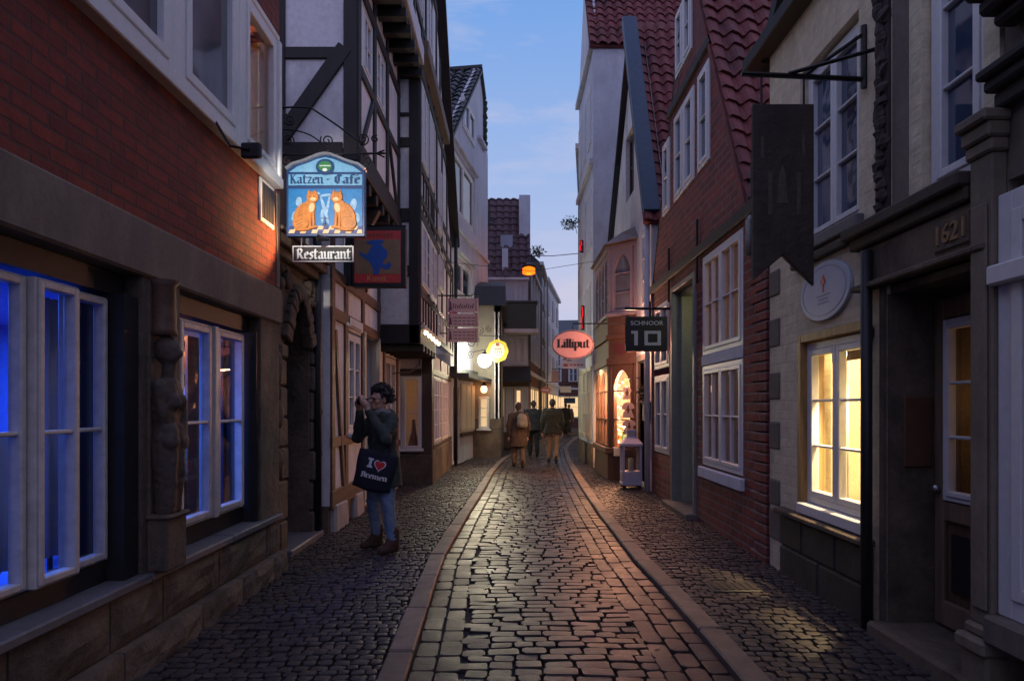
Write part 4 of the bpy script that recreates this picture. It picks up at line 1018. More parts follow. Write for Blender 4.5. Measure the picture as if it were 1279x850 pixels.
# door recess with lit lobby
M['door_grey']=mottled('grey green lobby plaster',(.30,.31,.24),.2,3,.7,.2,20)
m=MB(); m.box(F,9.26,9.36,0,3.4,-.6,.03); m.box(F,10.56,10.66,0,3.4,-.6,.03); m.box(F,9.36,10.56,3.32,3.40,-.6,.03); m.build('door_frame',M['grey_paint'],B10,bevel=.01)
m=MB(); m.box(F,10.45,10.56,0,3.3,-.95,-.1); m.box(F,9.3,10.5,3.24,3.31,-.95,-.1); m.build('lobby_wall',M['door_grey'],B10)
m=MB(); m.box(F,9.36,10.45,.0,2.3,-.9,-.84); d_=m.build('door',M['grey_paint'],B10,bevel=.01)
MB().ball(F.p(9.5,1.05,-.82),.03).build('handle',M['steel'],d_,smooth=True)
window(B10,F,9.40,10.43,2.34,3.2,-.82,1,2,1,gm=M['dark_glass'],fw=.05,sw=.04)
MB().box(F,9.2,10.7,-.05,.11,-.9,.16).build('step',M['stone_grey'],B10,bevel=.02)
ll=thing('lobby_light','small lit lamp in the top of the grey door recess','lamp',F.p(9.7,3.1,-.45))
MB().box(F,9.60,9.80,3.0,3.235,-.5,-.42).build('lamp_glass',emit('lobby lamp',(1,.92,.45),9),ll,bevel=.01)
MB().box(F,9.59,9.81,3.225,3.238,-.51,-.41).build('lamp_base',M['steel'],ll)
# near roof slope of pantiles, running back from the gable
B=V((0,.484,.875)); tiles((2.46,7.03,3.47),(1,0,0),B,4.5,6.2,M['red_tiles'],'roof',B10,pw=.24,course=.26,amp=.034,lift=.032)
m=MB(); m.bar(F,7.13,3.60,9.66,8.17,.05,-.08,.012); m.build('verge',M['timber_red'],B10)
m=MB(); m.tube([(2.42,6.98,3.46),(5,6.98,3.48)],.05,8); m.tube([(2.42,6.98,3.46),(2.42,6.98,3.1)],.035,8); m.build('gutter',M['grey_paint'],B10,smooth=True)
m=MB(); a0,a1=(12.3,3.5),(9.66,8.25)
m.add([(2.5,a0[0],a0[1]),(2.5,a1[0],a1[1]),(7,a1[0],a1[1]),(7,a0[0],a0[1]),(2.5,a0[0],a0[1]-.15),(2.5,a1[0],a1[1]-.15),(7,a1[0],a1[1]-.15),(7,a0[0],a0[1]-.15)],[(0,1,2,3),(4,5,6,7),(0,1,5,4),(1,2,6,5),(2,3,7,6),(3,0,4,7)]); m.build('far_slope',M['dark_tiles'],B10)
m=MB()
for u in (7.02,9.12,10.76): m.tube([F.p(u,3.2,.03),F.p(u,4.05,.03)],.018,6)
m.split('wall_anchor',M['iron'],B10)
# ================================================================== TOY SHOP HOUSE with the oriel (right)
F=FRt(2.5); YA,YB=12.2,17.0
LH=thing('oriel_house','white rendered gable house with a blue bargeboard and a two storey pointed window oriel','house',(4.5,14.5,0))
sl=[((2.5,12.25,5.35),(0,-.894,.447)),((2.5,16.9,5.6),(0,.78,.62))]
hol=[(14.0,15.0,6.0,7.4),(12.45,13.15,3.4,4.9),(12.5,13.3,.1,2.4),(13.85,16.9,.1,2.5)]
m=MB(); m.wall(F,YA+.01,YB,-.05,10.3,hol,-.25,0)
m.build('wall',M['plaster_old'],LH,merge=True,clips=sl)
window(LH,F,14.02,14.98,6.02,7.38,-.08,2,1,2,fm=M['timber_brown'],gm=M['dark_glass'],fw=.07,sw=.05)
window(LH,F,12.47,13.13,3.42,4.88,.01,1,2,3,gm=M['curtain_glass'],fw=.06,sw=.05)
m=MB(); m.box(F,12.5,13.3,.05,2.38,-.22,-.15); d_=m.build('door',M['timber_brown'],LH)
dl_=thing('assumed_door_lamp','small assumed pinkish lamp over the oriel house door, unseen behind the number 10 sign','lamp',(2.33,12.88,2.62))  # assumed lamp, never seen: added as source of the pink light on the walls
MB().lathe((2.30,12.88,2.66),[(.03,0),(.06,.03),(.06,.12),(.03,.15)],10).build('bulb',emit('assumed pinkish lamp glass',(1,.45,.28),14),dl_,smooth=True)
MB().tube([(2.30,12.88,2.81),(2.30,12.88,2.87),(2.5,12.88,2.87)],.012,6).build('arm',M['iron'],dl_)
point('assumed_door_lamp_glow',(2.18,12.80,2.70),62,(1,.42,.27),.06)  # pink light of the assumed lamp, cast on signs and facades
MB().ball(F.p(12.6,1.05,-.12),.03).build('handle',M['steel'],d_,smooth=True)
m=MB(); m.box(F,12.42,12.5,.0,2.5,-.1,.04); m.box(F,13.3,13.4,.0,2.5,-.1,.04); m.box(F,12.42,13.4,2.42,2.55,-.1,.05); m.build('door_frame',M['timber_brown'],LH,bevel=.008)
m=MB(); m.bar(F,12.12,5.0,14.45,9.75,.16,-.12,.17); m.build('bargeboard',M['blue_paint'],LH,bevel=.01)
m=MB(); m.bar(F,17.05,5.55,14.35,9.0,.10,-.3,.12); m.build('far_bargeboard',M['timber'],LH)
B=V((0,.447,.894)); tiles((2.34,12.05,4.85),(1,0,0),B,5.0,5.4,M['red_tiles'],'roof',LH,pw=.24,course=.27,amp=.034,lift=.032)
m=MB(); a0,a1=(17.1,5.4),(14.3,9.3)
m.add([(2.4,a0[0],a0[1]),(2.4,a1[0],a1[1]),(7,a1[0],a1[1]),(7,a0[0],a0[1]),(2.4,a0[0],a0[1]-.15),(2.4,a1[0],a1[1]-.15),(7,a1[0],a1[1]-.15),(7,a0[0],a0[1]-.15)],[(0,1,2,3),(4,5,6,7),(0,1,5,4),(1,2,6,5),(2,3,7,6),(3,0,4,7)]); m.build('far_slope',M['dark_tiles'],LH)
m=MB(); m.tube([F.p(12.28,0,.07),F.p(12.28,5.0,.07)],.05,8); m.build('downpipe',M['plaster_blue'],LH,smooth=True)
# oriel: canted plan
PL=[(2.5,13.72),(2.02,14.28),(2.02,16.45),(2.5,17.0)]
M['bay_pink']=plain('dusty mauve paint',(.31,.26,.29),.5,0,.08,9)
M['bay_brown']=mottled('carved brown stone',(.12,.065,.042),.35,4,.7,.4,20)
def extr(name,off,z0,z1,mat,bev=.008,n=None):
    P=[(2.5,13.72-off*.9),(2.02-off,14.28-off*.35),(2.02-off,16.45+off*.35),(2.5,17.0+off*.9)]
    m=MB(); m.add([(x,y,z0) for x,y in P]+[(x,y,z1) for x,y in P],[(0,1,2,3),(4,5,6,7)]+[(i,(i+1)%4,4+(i+1)%4,4+i) for i in range(4)]); return m.build(name,mat,LH,bevel=bev)
extr('oriel_base',.02,-.05,.58,M['bay_brown']); extr('oriel_sill',.07,.58,.70,M['bay_brown'])
extr('oriel_cornice',.05,2.42,2.56,M['bay_brown']); extr('oriel_frieze',.0,2.56,2.95,M['bay_brown']); extr('oriel_ledge',.06,2.95,3.05,M['bay_brown']); extr('oriel_band',.02,3.05,3.42,M['bay_brown']); extr('upper_sill',.06,3.42,3.5,M['bay_pink'])
extr('upper_cornice',.05,4.80,4.90,M['bay_pink'])
m=MB(); P=[(2.5,13.5),(1.9,14.1),(1.9,16.6),(2.5,17.2)]; P2=[(2.5,13.9),(2.3,14.4),(2.3,16.3),(2.5,16.8)]
m.add([(x,y,4.9) for x,y in P]+[(x,y,5.22) for x,y in P2],[(0,1,2,3),(4,5,6,7)]+[(i,(i+1)%4,4+(i+1)%4,4+i) for i in range(4)]); m.build('oriel_roof',M['copper'],LH)
def pointed(m, G, u0,u1,v0,vs,va, d, t=.05, fr=True):
    """pointed arch frame outline"""
    uc=(u0+u1)/2; pts=[(u0,v0),(u0,vs)]+[(u0+(uc-u0)*k/5, vs+(va-vs)*math.sin(k/5*math.pi/2)**.8) for k in range(1,6)]
    pts=pts+[(2*uc-a,b) for a,b in pts[-2::-1]]
    for a,b in zip(pts[:-1],pts[1:]): m.bar(G,a[0],a[1],b[0],b[1],t,d,d+.045)
    m.bar(G,u0,v0,u1,v0,t,d,d+.045); return pts
faces=[]
for a,b_ in zip(PL[:-1],PL[1:]):
    dv=V((b_[0]-a[0],b_[1]-a[1],0)); nn=V((-dv.y,dv.x,0)); 
    if nn.x>0: nn=-nn
    faces.append((Fr((a[0],a[1],0),dv,nn),dv.length))
for fi,(G,L) in enumerate(faces):
    if fi==1: lights=[(.06+i*(L-.12)/4,.06+(i+1)*(L-.12)/4) for i in range(4)]
    else: lights=[(.09,L-.09)]
    for lv,(z0,z1,mt) in enumerate(((.70,2.42,M['bay_brown']),(3.5,4.80,M['bay_pink']))):
        m=MB(); m.box(G,0,.07,z0,z1,-.10,.0); m.box(G,L-.07,L,z0,z1,-.10,.0)
        for a,b_ in lights:
            a2,b2=a+.02,b_-.02; vs_,va_=z1-.42,z1-.12
            m.box(G,a2-.02,a2+.045,z0,z1,-.09,.012); m.box(G,b2-.045,b2+.02,z0,z1,-.09,.012)
            uc=(a2+b2)/2
            seq=[(a2+.045+(uc-a2-.045)*k/6, vs_+(va_-vs_)*math.sin(k/6*math.pi/2)**.8) for k in range(7)]
            for p,q_ in zip(seq[:-1],seq[1:]):
                m.prism(G,[p,q_,(q_[0],z1),(p[0],z1)],-.08,.008); m.prism(G,[(2*uc-p[0],p[1]),(2*uc-q_[0],q_[1]),(2*uc-q_[0],z1),(2*uc-p[0],z1)],-.08,.008)
            m.box(G,a2+.045,b2-.045,z0,z0+.05,-.08,.008)
            for k in (1,2): m.box(G,a2+.045,b2-.045,z0+(vs_-z0)*k/2.2-.012,z0+(vs_-z0)*k/2.2+.012,-.06,-.01)
        fr=m.build('window',mt,LH)
        MB().box(G,.05,L-.05,z0+.02,z1-.02,-.05,-.045).build('pane',M['glass'] if lv==0 else M['curtain_glass'],fr)
# heart shaped scroll on the band, facing the lower end of the street
G,L=faces[0]
m=MB(); uc,vc=L/2,2.74; pts=[]
for k in range(28):
    t=2*math.pi*k/28; pts.append((uc+.26*math.sin(t)**3*1.05, vc+.02+(.13*math.cos(t)-.05*math.cos(2*t)-.02*math.cos(3*t))))
m.prism(G,pts,0,.022); m.build('heart_relief',plain('dark red relief paint',(.10,.03,.035),.5),LH,bevel=.006)
# shop room behind the oriel
m=MB(); m.box(F,13.5,17.0,.2,2.6,-2.4,-2.3); m.box(F,13.4,13.5,.2,2.6,-2.3,-.26); m.box(F,16.92,17.0,.2,2.6,-2.3,-.26); m.box(F,13.5,16.92,.4,.5,-2.3,-.26); m.box(F,13.5,16.92,2.5,2.6,-2.3,-.26); m.build('room',M['warm_room'],LH)
MB().box(F,13.95,16.85,.55,.72,-.3,.40).build('display_deck',M['warm_room'],LH)
area('shop_window_light_a',(2.36,14.35,2.38),(2.30,14.2,0),.25,.35,60,(1,.50,.22))
area('shop_window_light_b',(2.32,15.5,2.38),(2.28,15.5,0),.3,1.6,120,(1,.48,.22))
point('toy_shop_lamp',(2.45,14.35,1.95),330,(1,.43,.24),.12)
tc_=[((.5,.1,.06),'red'),((.6,.45,.1),'yellow'),((.1,.25,.12),'green'),((.65,.6,.5),'ivory')]
for k in range(12):
    x=2.16+.12*(k%3); yy=14.28+.19*k; c,nm=tc_[k%4]; hh=random.uniform(.25,.6)
    o=thing('toy_figure','%s toy figure displayed in the glowing oriel shop window'%nm,'toy',(x,yy,.725),'%s toys in the oriel window'%nm)
    mt=plain('%s toy paint'%nm,c,.5)
    MB().lathe((x,yy,.725),[(.07,0),(.075,.02),(.05,hh*.55),(.025,hh*.7)],10).build('body',mt,o,smooth=True)
    MB().ball((x,yy,.725+hh*.82),.055,10,7).build('head',M['cream_paint'],o,smooth=True)
gl=thing('fairy_lights','string of small warm fairy lights hung inside the oriel shop window','light string',(2.2,14.3,1.0))
m=MB(); G,L=faces[0]; pts=[G.p(.12+.5*(i/40)*(L-.2)*1.8 if 0 else .1+(L-.2)*(.5+.45*math.sin(i*.9)),.78+1.35*i/40,-.14+.03*math.cos(i)) for i in range(41)]
m.tube(pts,.004,4); m.build('wire',M['iron'],gl)
m=MB()
for p in pts: m.ball(p,.016,6,5)
m.build('bulb',emit('fairy bulb',(1,.62,.25),16),gl)

# ================================================================== TALL WHITE HOUSE (right, behind the oriel house)
TW=thing('tall_white_house','tall white house with a blank side wall and dark tiled roof above the oriel house','house',(5,19,0))
m=MB(); m.box(FC(17.25),2.05,6.2,2.9,10.75,-3.6,0); m.box(FC(17.25),2.05,6.2,0,2.9,-3.6,0) if 0 else m.box(FRt(2.05),17.26,20.85,0,2.9,-.25,0)
m.build('wall',M['plaster_blue'],TW)
F=FRt(2.05)
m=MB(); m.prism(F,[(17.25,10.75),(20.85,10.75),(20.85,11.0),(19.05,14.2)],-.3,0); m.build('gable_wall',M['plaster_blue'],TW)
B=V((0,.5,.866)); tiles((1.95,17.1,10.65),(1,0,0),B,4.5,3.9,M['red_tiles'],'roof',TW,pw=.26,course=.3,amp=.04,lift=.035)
for u in (17.7,18.9,20.0):
    for a,b_ in ((8.4,9.9),(5.7,7.2),(3.3,4.8)): window(TW,F,u,u+.7,a,b_,.03,2,1,2,gm=M['sky_tint_glass'],fw=.07,sw=.05)
m=MB(); m.box(F,17.26,20.84,7.7,7.85,0,.10); m.box(F,17.26,20.84,10.6,10.75,0,.12); m.box(F,17.26,20.84,2.9,3.02,0,.08)
m.split('cornice',M['plaster_old'],TW,bevel=.01)
M['lit_shop']=emit('lit shop window interior',(1,.66,.33),.9)
for u in (17.5,18.6,19.7): window(TW,F,u,u+.95,.7,2.6,.03,1,2,3,fm=M['cream_paint'],gm=M['lit_shop'],fw=.07,sw=.05)
m=MB(); m.box(F,17.26,20.85,0,.6,.0,.06); m.build('stone_base',M['stone_brown'],TW)

# ================================================================== FAR HOUSES
M['plaster_grey']=mottled('grey rendered wall',(.30,.31,.34),.15,2,.85,.2,30)
M['purple_tiles']=mottled('old purple brown roof tiles',(.09,.045,.05),.4,6,.6,.35,30)
def far_house(name,label,pts,h,mat,ridge=None,wins=(),roofm=None,lit=False,cols=3,rows=3):
    """a house on a four cornered plan; pts run along the street side first"""
    c=V((sum(p[0] for p in pts)/4,sum(p[1] for p in pts)/4,0)); T_=thing(name,label,'house',c,'houses along the far end of the lane')
    m=MB(); m.add([(x,y,-.05) for x,y in pts]+[(x,y,h) for x,y in pts],[(0,1,2,3),(4,5,6,7)]+[(i,(i+1)%4,4+(i+1)%4,4+i) for i in range(4)]); m.build('wall',mat,T_)
    a,b,cc,d=[V((x,y,h)) for x,y in pts]
    rh=ridge or 2.2
    m=MB(); r0=(a+d)/2+V((0,0,rh)); r1=(b+cc)/2+V((0,0,rh)); e=.25
    m.add([a,b,r1,r0,d,cc],[(0,1,2,3),(4,5,2,3),(0,3,4),(1,2,5),(0,1,5,4)]); m.build('roof',roofm or M['dark_tiles'],T_)
    dv=b-a; nn=V((dv.y,-dv.x,0)).normalized(); ctr=c-V((a.x,a.y,0))
    if nn.dot(V((c.x-a.x,c.y-a.y,0)))>0: nn=-nn
    G=Fr((a.x,a.y,0),dv,nn); L=dv.length
    for j in range(rows):
        for i in range(cols):
            u=L*(i+.5)/cols; v=3.4+j*(h-3.6)/rows
            window(T_,G,u-.38,u+.38,v,v+1.25,.09,2,1,2,gm=M['sky_tint_glass'],fw=.07,sw=.05)
    m=MB(); m.box(G,0,L,2.85,3.0,.002,.10); m.box(G,0,L,h-.14,h+.02,.002,.18)
    m.split('string_course',M['plaster_old'],T_)
    MB().tube([G.p(L*.02+.06,0,.06),G.p(L*.02+.06,h,.06)],.045,6).build('downpipe',M['grey_paint'],T_)
    u0,u1=L*.08,L*.92
    if lit:
        for i in range(2):
            window(T_,G,u0+(u1-u0)*i/2+.1,u0+(u1-u0)*(i+1)/2-.1,.7,2.4,.04,1,2,2,fm=M['cream_paint'],gm=M['lit_shop'],fw=.07,sw=.04)
    return T_,G,L
# pale house with the balcony that closes the view on the left
BH=thing('balcony_house','pale house with dark tiled roof, skylight and dark green balcony behind the bright lamp','house',(-1,29,0))
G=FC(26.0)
m=MB(); m.wall(G,-3.5,.62,0,6.5,[(-.9,-.25,.8,2.3),(0.05,.45,.6,2.3)],-.3,0); m.box(FL(.62),26.01,32,0,6.5,-.3,0); m.build('wall',M['plaster_blue'],BH,merge=True)
m=MB(); m.box(G,-3.5,.66,0,.6,0,.05); m.box(G,-3.5,.66,2.32,3.1,0,.06); m.build('stone_front',M['stone_brown'],BH)
tiles((-3.6,25.85,6.45),(1,0,0),V((0,.5,.866)),4.3,4.2,M['purple_tiles'],'roof',BH,pw=.3,course=.34,amp=.035,lift=.035,seg=6)
m=MB(); m.box(G,-3.6,.66,6.36,6.45,-.2,.22); m.build('eave',M['plaster_white'],BH)
sk=MB().box(G,-.45,.03,7.55,8.25,-1.3,-.62).build('skylight',M['sky_tint_glass'],BH)
m=MB(); m.box(G,-.38,-.15,6.5,7.6,-.4,-.05); m.build('dormer_post',M['plaster_blue'],BH)
m=MB(); m.box(G,.28,.72,7.0,9.9,-2.6,-.9); m.build('chimney',M['plaster_blue'],BH)
m=MB(); m.box(G,-.22,.9,4.45,5.4,.02,.75); m.box(G,-.28,.96,5.4,5.48,.02,.8); m.build('balcony',plain('dark green balcony cladding',(.05,.07,.06),.6),BH,bevel=.01)
m=MB(); m.box(G,-.3,.98,4.30,4.44,.02,.8); m.build('balcony_slab',M['plaster_white'],BH)
window(BH,G,.1,.55,5.5,6.3,.02,2,1,1,gm=M['dark_glass'])
window(BH,G,-.1,.55,3.15,4.25,.03,2,1,1,gm=M['dark_glass'])
m=MB(); m.prism(FL(-.2),[(25.2,2.55),(26,3.1),(26,3.0),(25.2,2.45)],-2.5,.9); m.build('awning',plain('dark awning cloth',(.05,.05,.045),.8),BH)
window(BH,G,-.88,-.27,.82,2.28,.0,1,1,2,gm=emit('lit shop window far',(1,.74,.36),1.1)); window(BH,G,.07,.43,.62,2.28,.0,1,1,2,gm=M['lit_shop'])
m=MB(); m.box(FL(.62),26.02,26.4,0,3.1,.0,.06); m.build('door_surround',plain('pink shop surround',(.5,.25,.2),.6),BH)
far_house('far_house','dark red brick house with white windows just beyond the balcony house',[(.64,27.2),(1.3,33),(-4,34),(-4,27.3)],7.2,M['brick_far'],3.0,lit=True,cols=4)
far_house('far_house','narrow grey blue house beyond the dark red brick one',[(1.35,33.2),(1.85,38),(-3,38.5),(-3,33.4)],8.6,M['stone_grey'],2.0,lit=True,cols=2)
far_house('far_house','pale blue house at the bend of the lane, left side',[(1.9,38.2),(3.2,47),(-2,47),(-2,38.4)],8.8,M['plaster_white'],1.4,lit=True,cols=3)
far_house('far_house','dark brick house closing the far end of the lane',[(1.5,52),(9,50.5),(9,58),(1.5,58)],7.0,M['brick_far'],1.5,cols=6,lit=True)
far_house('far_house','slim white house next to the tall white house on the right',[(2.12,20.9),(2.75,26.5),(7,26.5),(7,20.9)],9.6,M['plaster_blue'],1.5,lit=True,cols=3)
far_house('far_house','brown brick house beyond the slim white house on the right',[(2.8,26.6),(3.9,34),(9,34),(9,26.6)],8.2,M['brick_far'],2.2,lit=True,cols=3)
far_house('far_house','grey house farthest along the right side',[(4.0,34.2),(6.6,46),(12,46),(12,34.2)],8.0,M['plaster_old'],2.0,lit=True,cols=3)
# ================================================================== SIGNS, LAMPS, STREET FURNITURE
def PX(px,py,Y):   # a point at distance Y along the street
    return V(((px-640)*Y/853, Y, 1.55+(508-py)*Y/853))
# --- cat cafe sign
G=FC(6.5); k6=6.5/853
def gu(px): return (px-640)*k6
def gv(py): return 1.55+(508-py)*k6
KS=thing('cafe_sign','painted cat cafe sign with two orange cats on blue, under an iron scroll bracket','sign',(gu(407),6.5,gv(295)))
M['sign_blue']=mottled('painted sky blue panel',(.012,.20,.52),.3,14,.45,.1,40,(.10,.34,.60))
M['sign_navy']=plain('navy sign paint',(.012,.05,.17),.4)
M['sign_white']=plain('white sign paint',(.68,.74,.78),.5,0,.1,20)
M['cat_orange']=mottled('orange cat paint',(.62,.22,.03),.45,22,.5,.1,60)
M['cat_dark']=plain('brown stripe paint',(.32,.11,.02),.5)
M['cat_cream']=plain('cream cat paint',(.78,.56,.30),.5)
top=[(358,295),(358,212),(366,206),(380,202),(392,197),(400,194),(407,193),(414,194),(422,197),(434,202),(448,206),(456,212),(456,295)]
m=MB(); m.prism(G,[(gu(a),gv(b)) for a,b in top],-.07,0); pl=m.build('sign_board',M['sign_navy'],KS,bevel=.004)
m=MB(); m.prism(G,[(gu(a),gv(b)) for a,b in ((362,215),(372,208),(384,204),(396,199),(407,196.5),(418,199),(430,204),(442,208),(452,215))],0,.006); m.box(G,gu(361),gu(453),gv(231.5),gv(218),0,.006); m.build('name_field',mottled('pale blue name field',(.16,.42,.66),.25,16,.5,.1,40,(.40,.58,.70)),KS)
m=MB(); m.box(G,gu(361),gu(453),gv(291.5),gv(236),0,.006); m.build('picture_field',M['sign_blue'],KS)
m=MB()
for a,b in zip(top[1:-1],top[2:-1]): m.bar(G,gu(a[0]),gv(a[1])+.006,gu(b[0]),gv(b[1])+.006,.022,-.09,.03)
m.build('moulding',plain('silver blue moulding',(.35,.38,.42),.3,.6),KS)
# emblem
def ellip(cx,cy,rx,ry,n=24,rot=0):
    return [(gu(cx)+k6*(rx*math.cos(2*math.pi*i/n)*math.cos(rot)-ry*math.sin(2*math.pi*i/n)*math.sin(rot)), gv(cy)+k6*(rx*math.cos(2*math.pi*i/n)*math.sin(rot)+ry*math.sin(2*math.pi*i/n)*math.cos(rot))) for i in range(n)]
em=MB().prism(G,ellip(407,209,11.5,10),.006,.018).build('emblem',M['sign_navy'],KS)
MB().prism(G,ellip(407,208.5,8.5,6.5),.018,.022).build('emblem_field',plain('emblem green',(.03,.20,.06),.4),em)
m=MB()
for i in range(8):
    m.bar(G,gu(400.5+i*1.7),gv(207.5+.9*(i%2)),gu(402.2+i*1.7),gv(207.5+.9*((i+1)%2)),.009,.022,.025)
m.prism(G,ellip(407,213,3,2),.022,.026); m.build('emblem_mark',M['sign_white'],em)
penned('Katzen',G,gu(383),gv(229.3),k6*7.6,k6*42,.006,.004,M['sign_navy'],'lettering',KS,(.10,.07))
penned('-',G,gu(409.5),gv(228),k6*6.6,k6*5,.006,.004,M['sign_navy'],'lettering',KS,(.10,.07))
penned('Café',G,gu(433.5),gv(229.3),k6*7.6,k6*32,.006,.004,M['sign_navy'],'lettering',KS,(.12,.07))
# white clouds / fountain between the cats, checkered floor
m=MB()
for cx,cy,rx,ry in ((406,262,2.2,18),(410,258,1.6,14),(403,270,1.8,9),(407,244,7,1.6),(396,241,5,1.5),(420,242,5,1.4),(374,252,4,6),(442,256,4,8),(368,270,3,6),(447,272,3,6)):
    m.prism(G,ellip(cx,cy,rx,ry,14,random.uniform(-.4,.4)),.006,.008+random.uniform(0,.001))
m.build('cloud_painting',plain('white painted highlights',(.26,.46,.66),.5,0,.3,40),KS)
m=MB(); m2=MB()
for r in range(2):
    for c in range(13):
        x0=361+c*7.08; y1=291.5-r*4.6; q=[(gu(x0-1.5*0+ (1-r)*0),gv(y1)),(gu(x0+7.08),gv(y1)),(gu(x0+7.08+2 if c<12 else x0+7.08),gv(y1-4.6)),(gu(x0+2),gv(y1-4.6))]
        (m if (r+c)%2 else m2).prism(G,q,.006,.0095)
m.build('check_dark',plain('dark check',(.03,.05,.22),.5),KS); m2.build('check_light',M['cat_cream'],KS)
# small dark fountain figure
m=MB(); m.prism(G,ellip(407,281,4,2.2),.0096,.014); m.bar(G,gu(407),gv(281),gu(407),gv(271),.012,.0096,.014); m.bar(G,gu(402),gv(273),gu(412),gv(273),.008,.0096,.0145); m.build('painted_bowl',M['sign_navy'],KS)
def cat(sg,cx):
    X=lambda dx: cx+sg*dx
    m=MB()
    def E(dx,cy,rx,ry,rot,d): m.prism(G,ellip(X(dx),cy,rx,ry,20,rot*sg),.0095,d)
    E(-4,269,11,16.5,-.42,.022)
    E(-7,279,10,8.5,0,.026)
    E(8,247,7.6,7.2,0,.028)
    E(4,259,8,9,-.2,.024)
    for dx in (3.6,11.6): m.prism(G,[(gu(X(dx-2.6)),gv(243)),(gu(X(dx)),gv(236.5)),(gu(X(dx+2.6)),gv(243))],.0095,.027)
    m.bar(G,gu(X(4)),gv(264),gu(X(5)),gv(284),.030,.0095,.025); m.bar(G,gu(X(8.5)),gv(262),gu(X(9.5)),gv(283),.028,.0095,.0235)
    E(6,284.5,4.5,1.9,0,.027); E(11,283.5,4,1.7,0,.0265); E(-4,287,10,2,.05,.029)
    c=m.build('painted_cat',M['cat_orange'],KS,bevel=.006)
    m=MB()
    for i in range(8):
        yy=256+i*3.6; m.bar(G,gu(X(-13.5+abs(i-5)*1.2)),gv(yy+4.5),gu(X(-4)),gv(yy),.006,.020,.0235 if i<5 else .0275)
    for i in (-1,0,1): m.bar(G,gu(X(8+i*2.4)),gv(240.6),gu(X(8+i*2.0)),gv(243.6),.006,.027,.0295)
    for dx in (5.6,10.2): m.prism(G,ellip(X(dx),246.5,1.1,1.0,8),.027,.030)
    m.bar(G,gu(X(7)),gv(251.3),gu(X(10.5)),gv(250.9),.005,.027,.0298)
    m.build('stripe',M['cat_dark'],c)
    m=MB(); m.prism(G,ellip(X(8.8),249.6,3.6,2.5,12),.0281,.0285); m.prism(G,ellip(X(7),260,3.4,6,14,-.2*sg),.0245,.0247); m.build('muzzle',M['cat_cream'],c)
cat(1,383.5); cat(-1,429.5)
# restaurant board
RS=thing('restaurant_board','small black board with white gothic lettering hanging under the cat cafe sign','sign',(gu(404),6.5,gv(327)))
m=MB(); m.box(G,gu(366),gu(442),gv(327),gv(307),-.03,0); m.build('board',plain('black sign paint',(.006,.006,.010),.6),RS)
m=MB(); 
for a,b,c,d in ((366,442,308.3,307),(366,442,327,325.7),(366,367.2,325.7,308.3),(440.8,442,325.7,308.3)): m.box(G,gu(a),gu(b),gv(c),gv(d),-.005,.006)
m.build('border',M['sign_white'],RS)
penned('Restaurant',G,gu(404),gv(323),k6*8.6,k6*68,.0,.004,M['sign_white'],'lettering',RS,(.10,.08))
m=MB()
for x in (376,430): m.tube([G.p(gu(x),gv(307),-.015),G.p(gu(x),gv(296),-.03)],.006,6)
m.build('hanger',M['steel'],RS)
# wrought iron bracket
WB=thing('scroll_bracket','black wrought iron scroll bracket carrying the cat cafe sign','bracket',(gu(350),6.5,gv(200)))
def spiral(m,cx,cy,r0,turns,a0,sg=1,rad=.007):
    pts=[]; n=int(18*turns)
    for i in range(n+1):
        t=i/n; a=a0+sg*2*math.pi*turns*t; r=r0*(1-t*.85)
        pts.append(G.p(gu(cx)+k6*r*math.cos(a),gv(cy)+k6*r*math.sin(a),-.03))
    m.tube(pts,rad,6)
m=MB(); g=lambda a,b: G.p(gu(a),gv(b),-.03)
m.tube([g(345,192),g(478,190)],.010,6); m.tube([g(347,125),g(347,230)],.013,6)
m.tube([g(348+i*.0+x,134.0-(6 if 0 else 0)+0*x+ (-2+((x-20)/17)**2*1.0 if x<40 else -.6+ (x-40)*.62+ ((x-40)/40)**2*2)) for i,x in enumerate(range(4,112,6))],.009,6)
m.tube([g(352,162+((x)/40)**1.8*9) if 0 else g(352+x,160+.06*x+((x)/42)**3*9) for x in range(0,64,5)],.007,6)
for cx,cy,r,t,a in ((361,148,8,1.8,2),(359,174,8,1.8,-1),(408,174,9,1.8,2.5),(453,172,8,1.8,-2),(468,172,5,1.5,1),(358,199,7,1.6,1.5),(458,199,7,1.6,2),(350,136,4,1.4,0)):
    spiral(m,cx,cy,r,t,a)
m.tube([g(470,190),g(480,186)],.008,6); m.tube([g(470,190),g(480,195)],.008,6); m.tube([g(478,190),g(484,190)],[.012,.002],6)
m.build('scroll',M['iron'],WB,smooth=True)
m=MB(); m.box(FL(-2.2),6.36,6.48,gv(232),gv(120),.0,.02) ; m.build('wall_plate',M['iron'],WB)
# floodlight by the window
FLD=thing('floodlight','small black floodlight on an arm aimed at the cat cafe sign','floodlight',(-2.05,5.25,3.5))
c=V((-1.86,4.90,3.38)); m=MB(); dirv=(V((gu(407),6.5,3.5))-c).normalized()
Hh=Fr(c,V((0,0,1)).cross(dirv),dirv); m.box(Hh,-.07,.07,-.055,.055,-.05,.0)
m.build('housing',M['black_paint'],FLD,bevel=.01)
MB().box(Hh,-.06,.06,-.045,.045,.001,.004).build('lens',emit('floodlight lens',(1,.85,.6),6),FLD)
m=MB(); m.tube([V((-2.13,4.9,3.60)),V((-2.0,4.85,3.40)),c-dirv*.06],.010,6); m.build('arm',M['iron'],FLD)
spot('flood_beam',c+dirv*.03,V((gu(407),6.5,3.5)),112,(1,.90,.78),46,.45,.03)
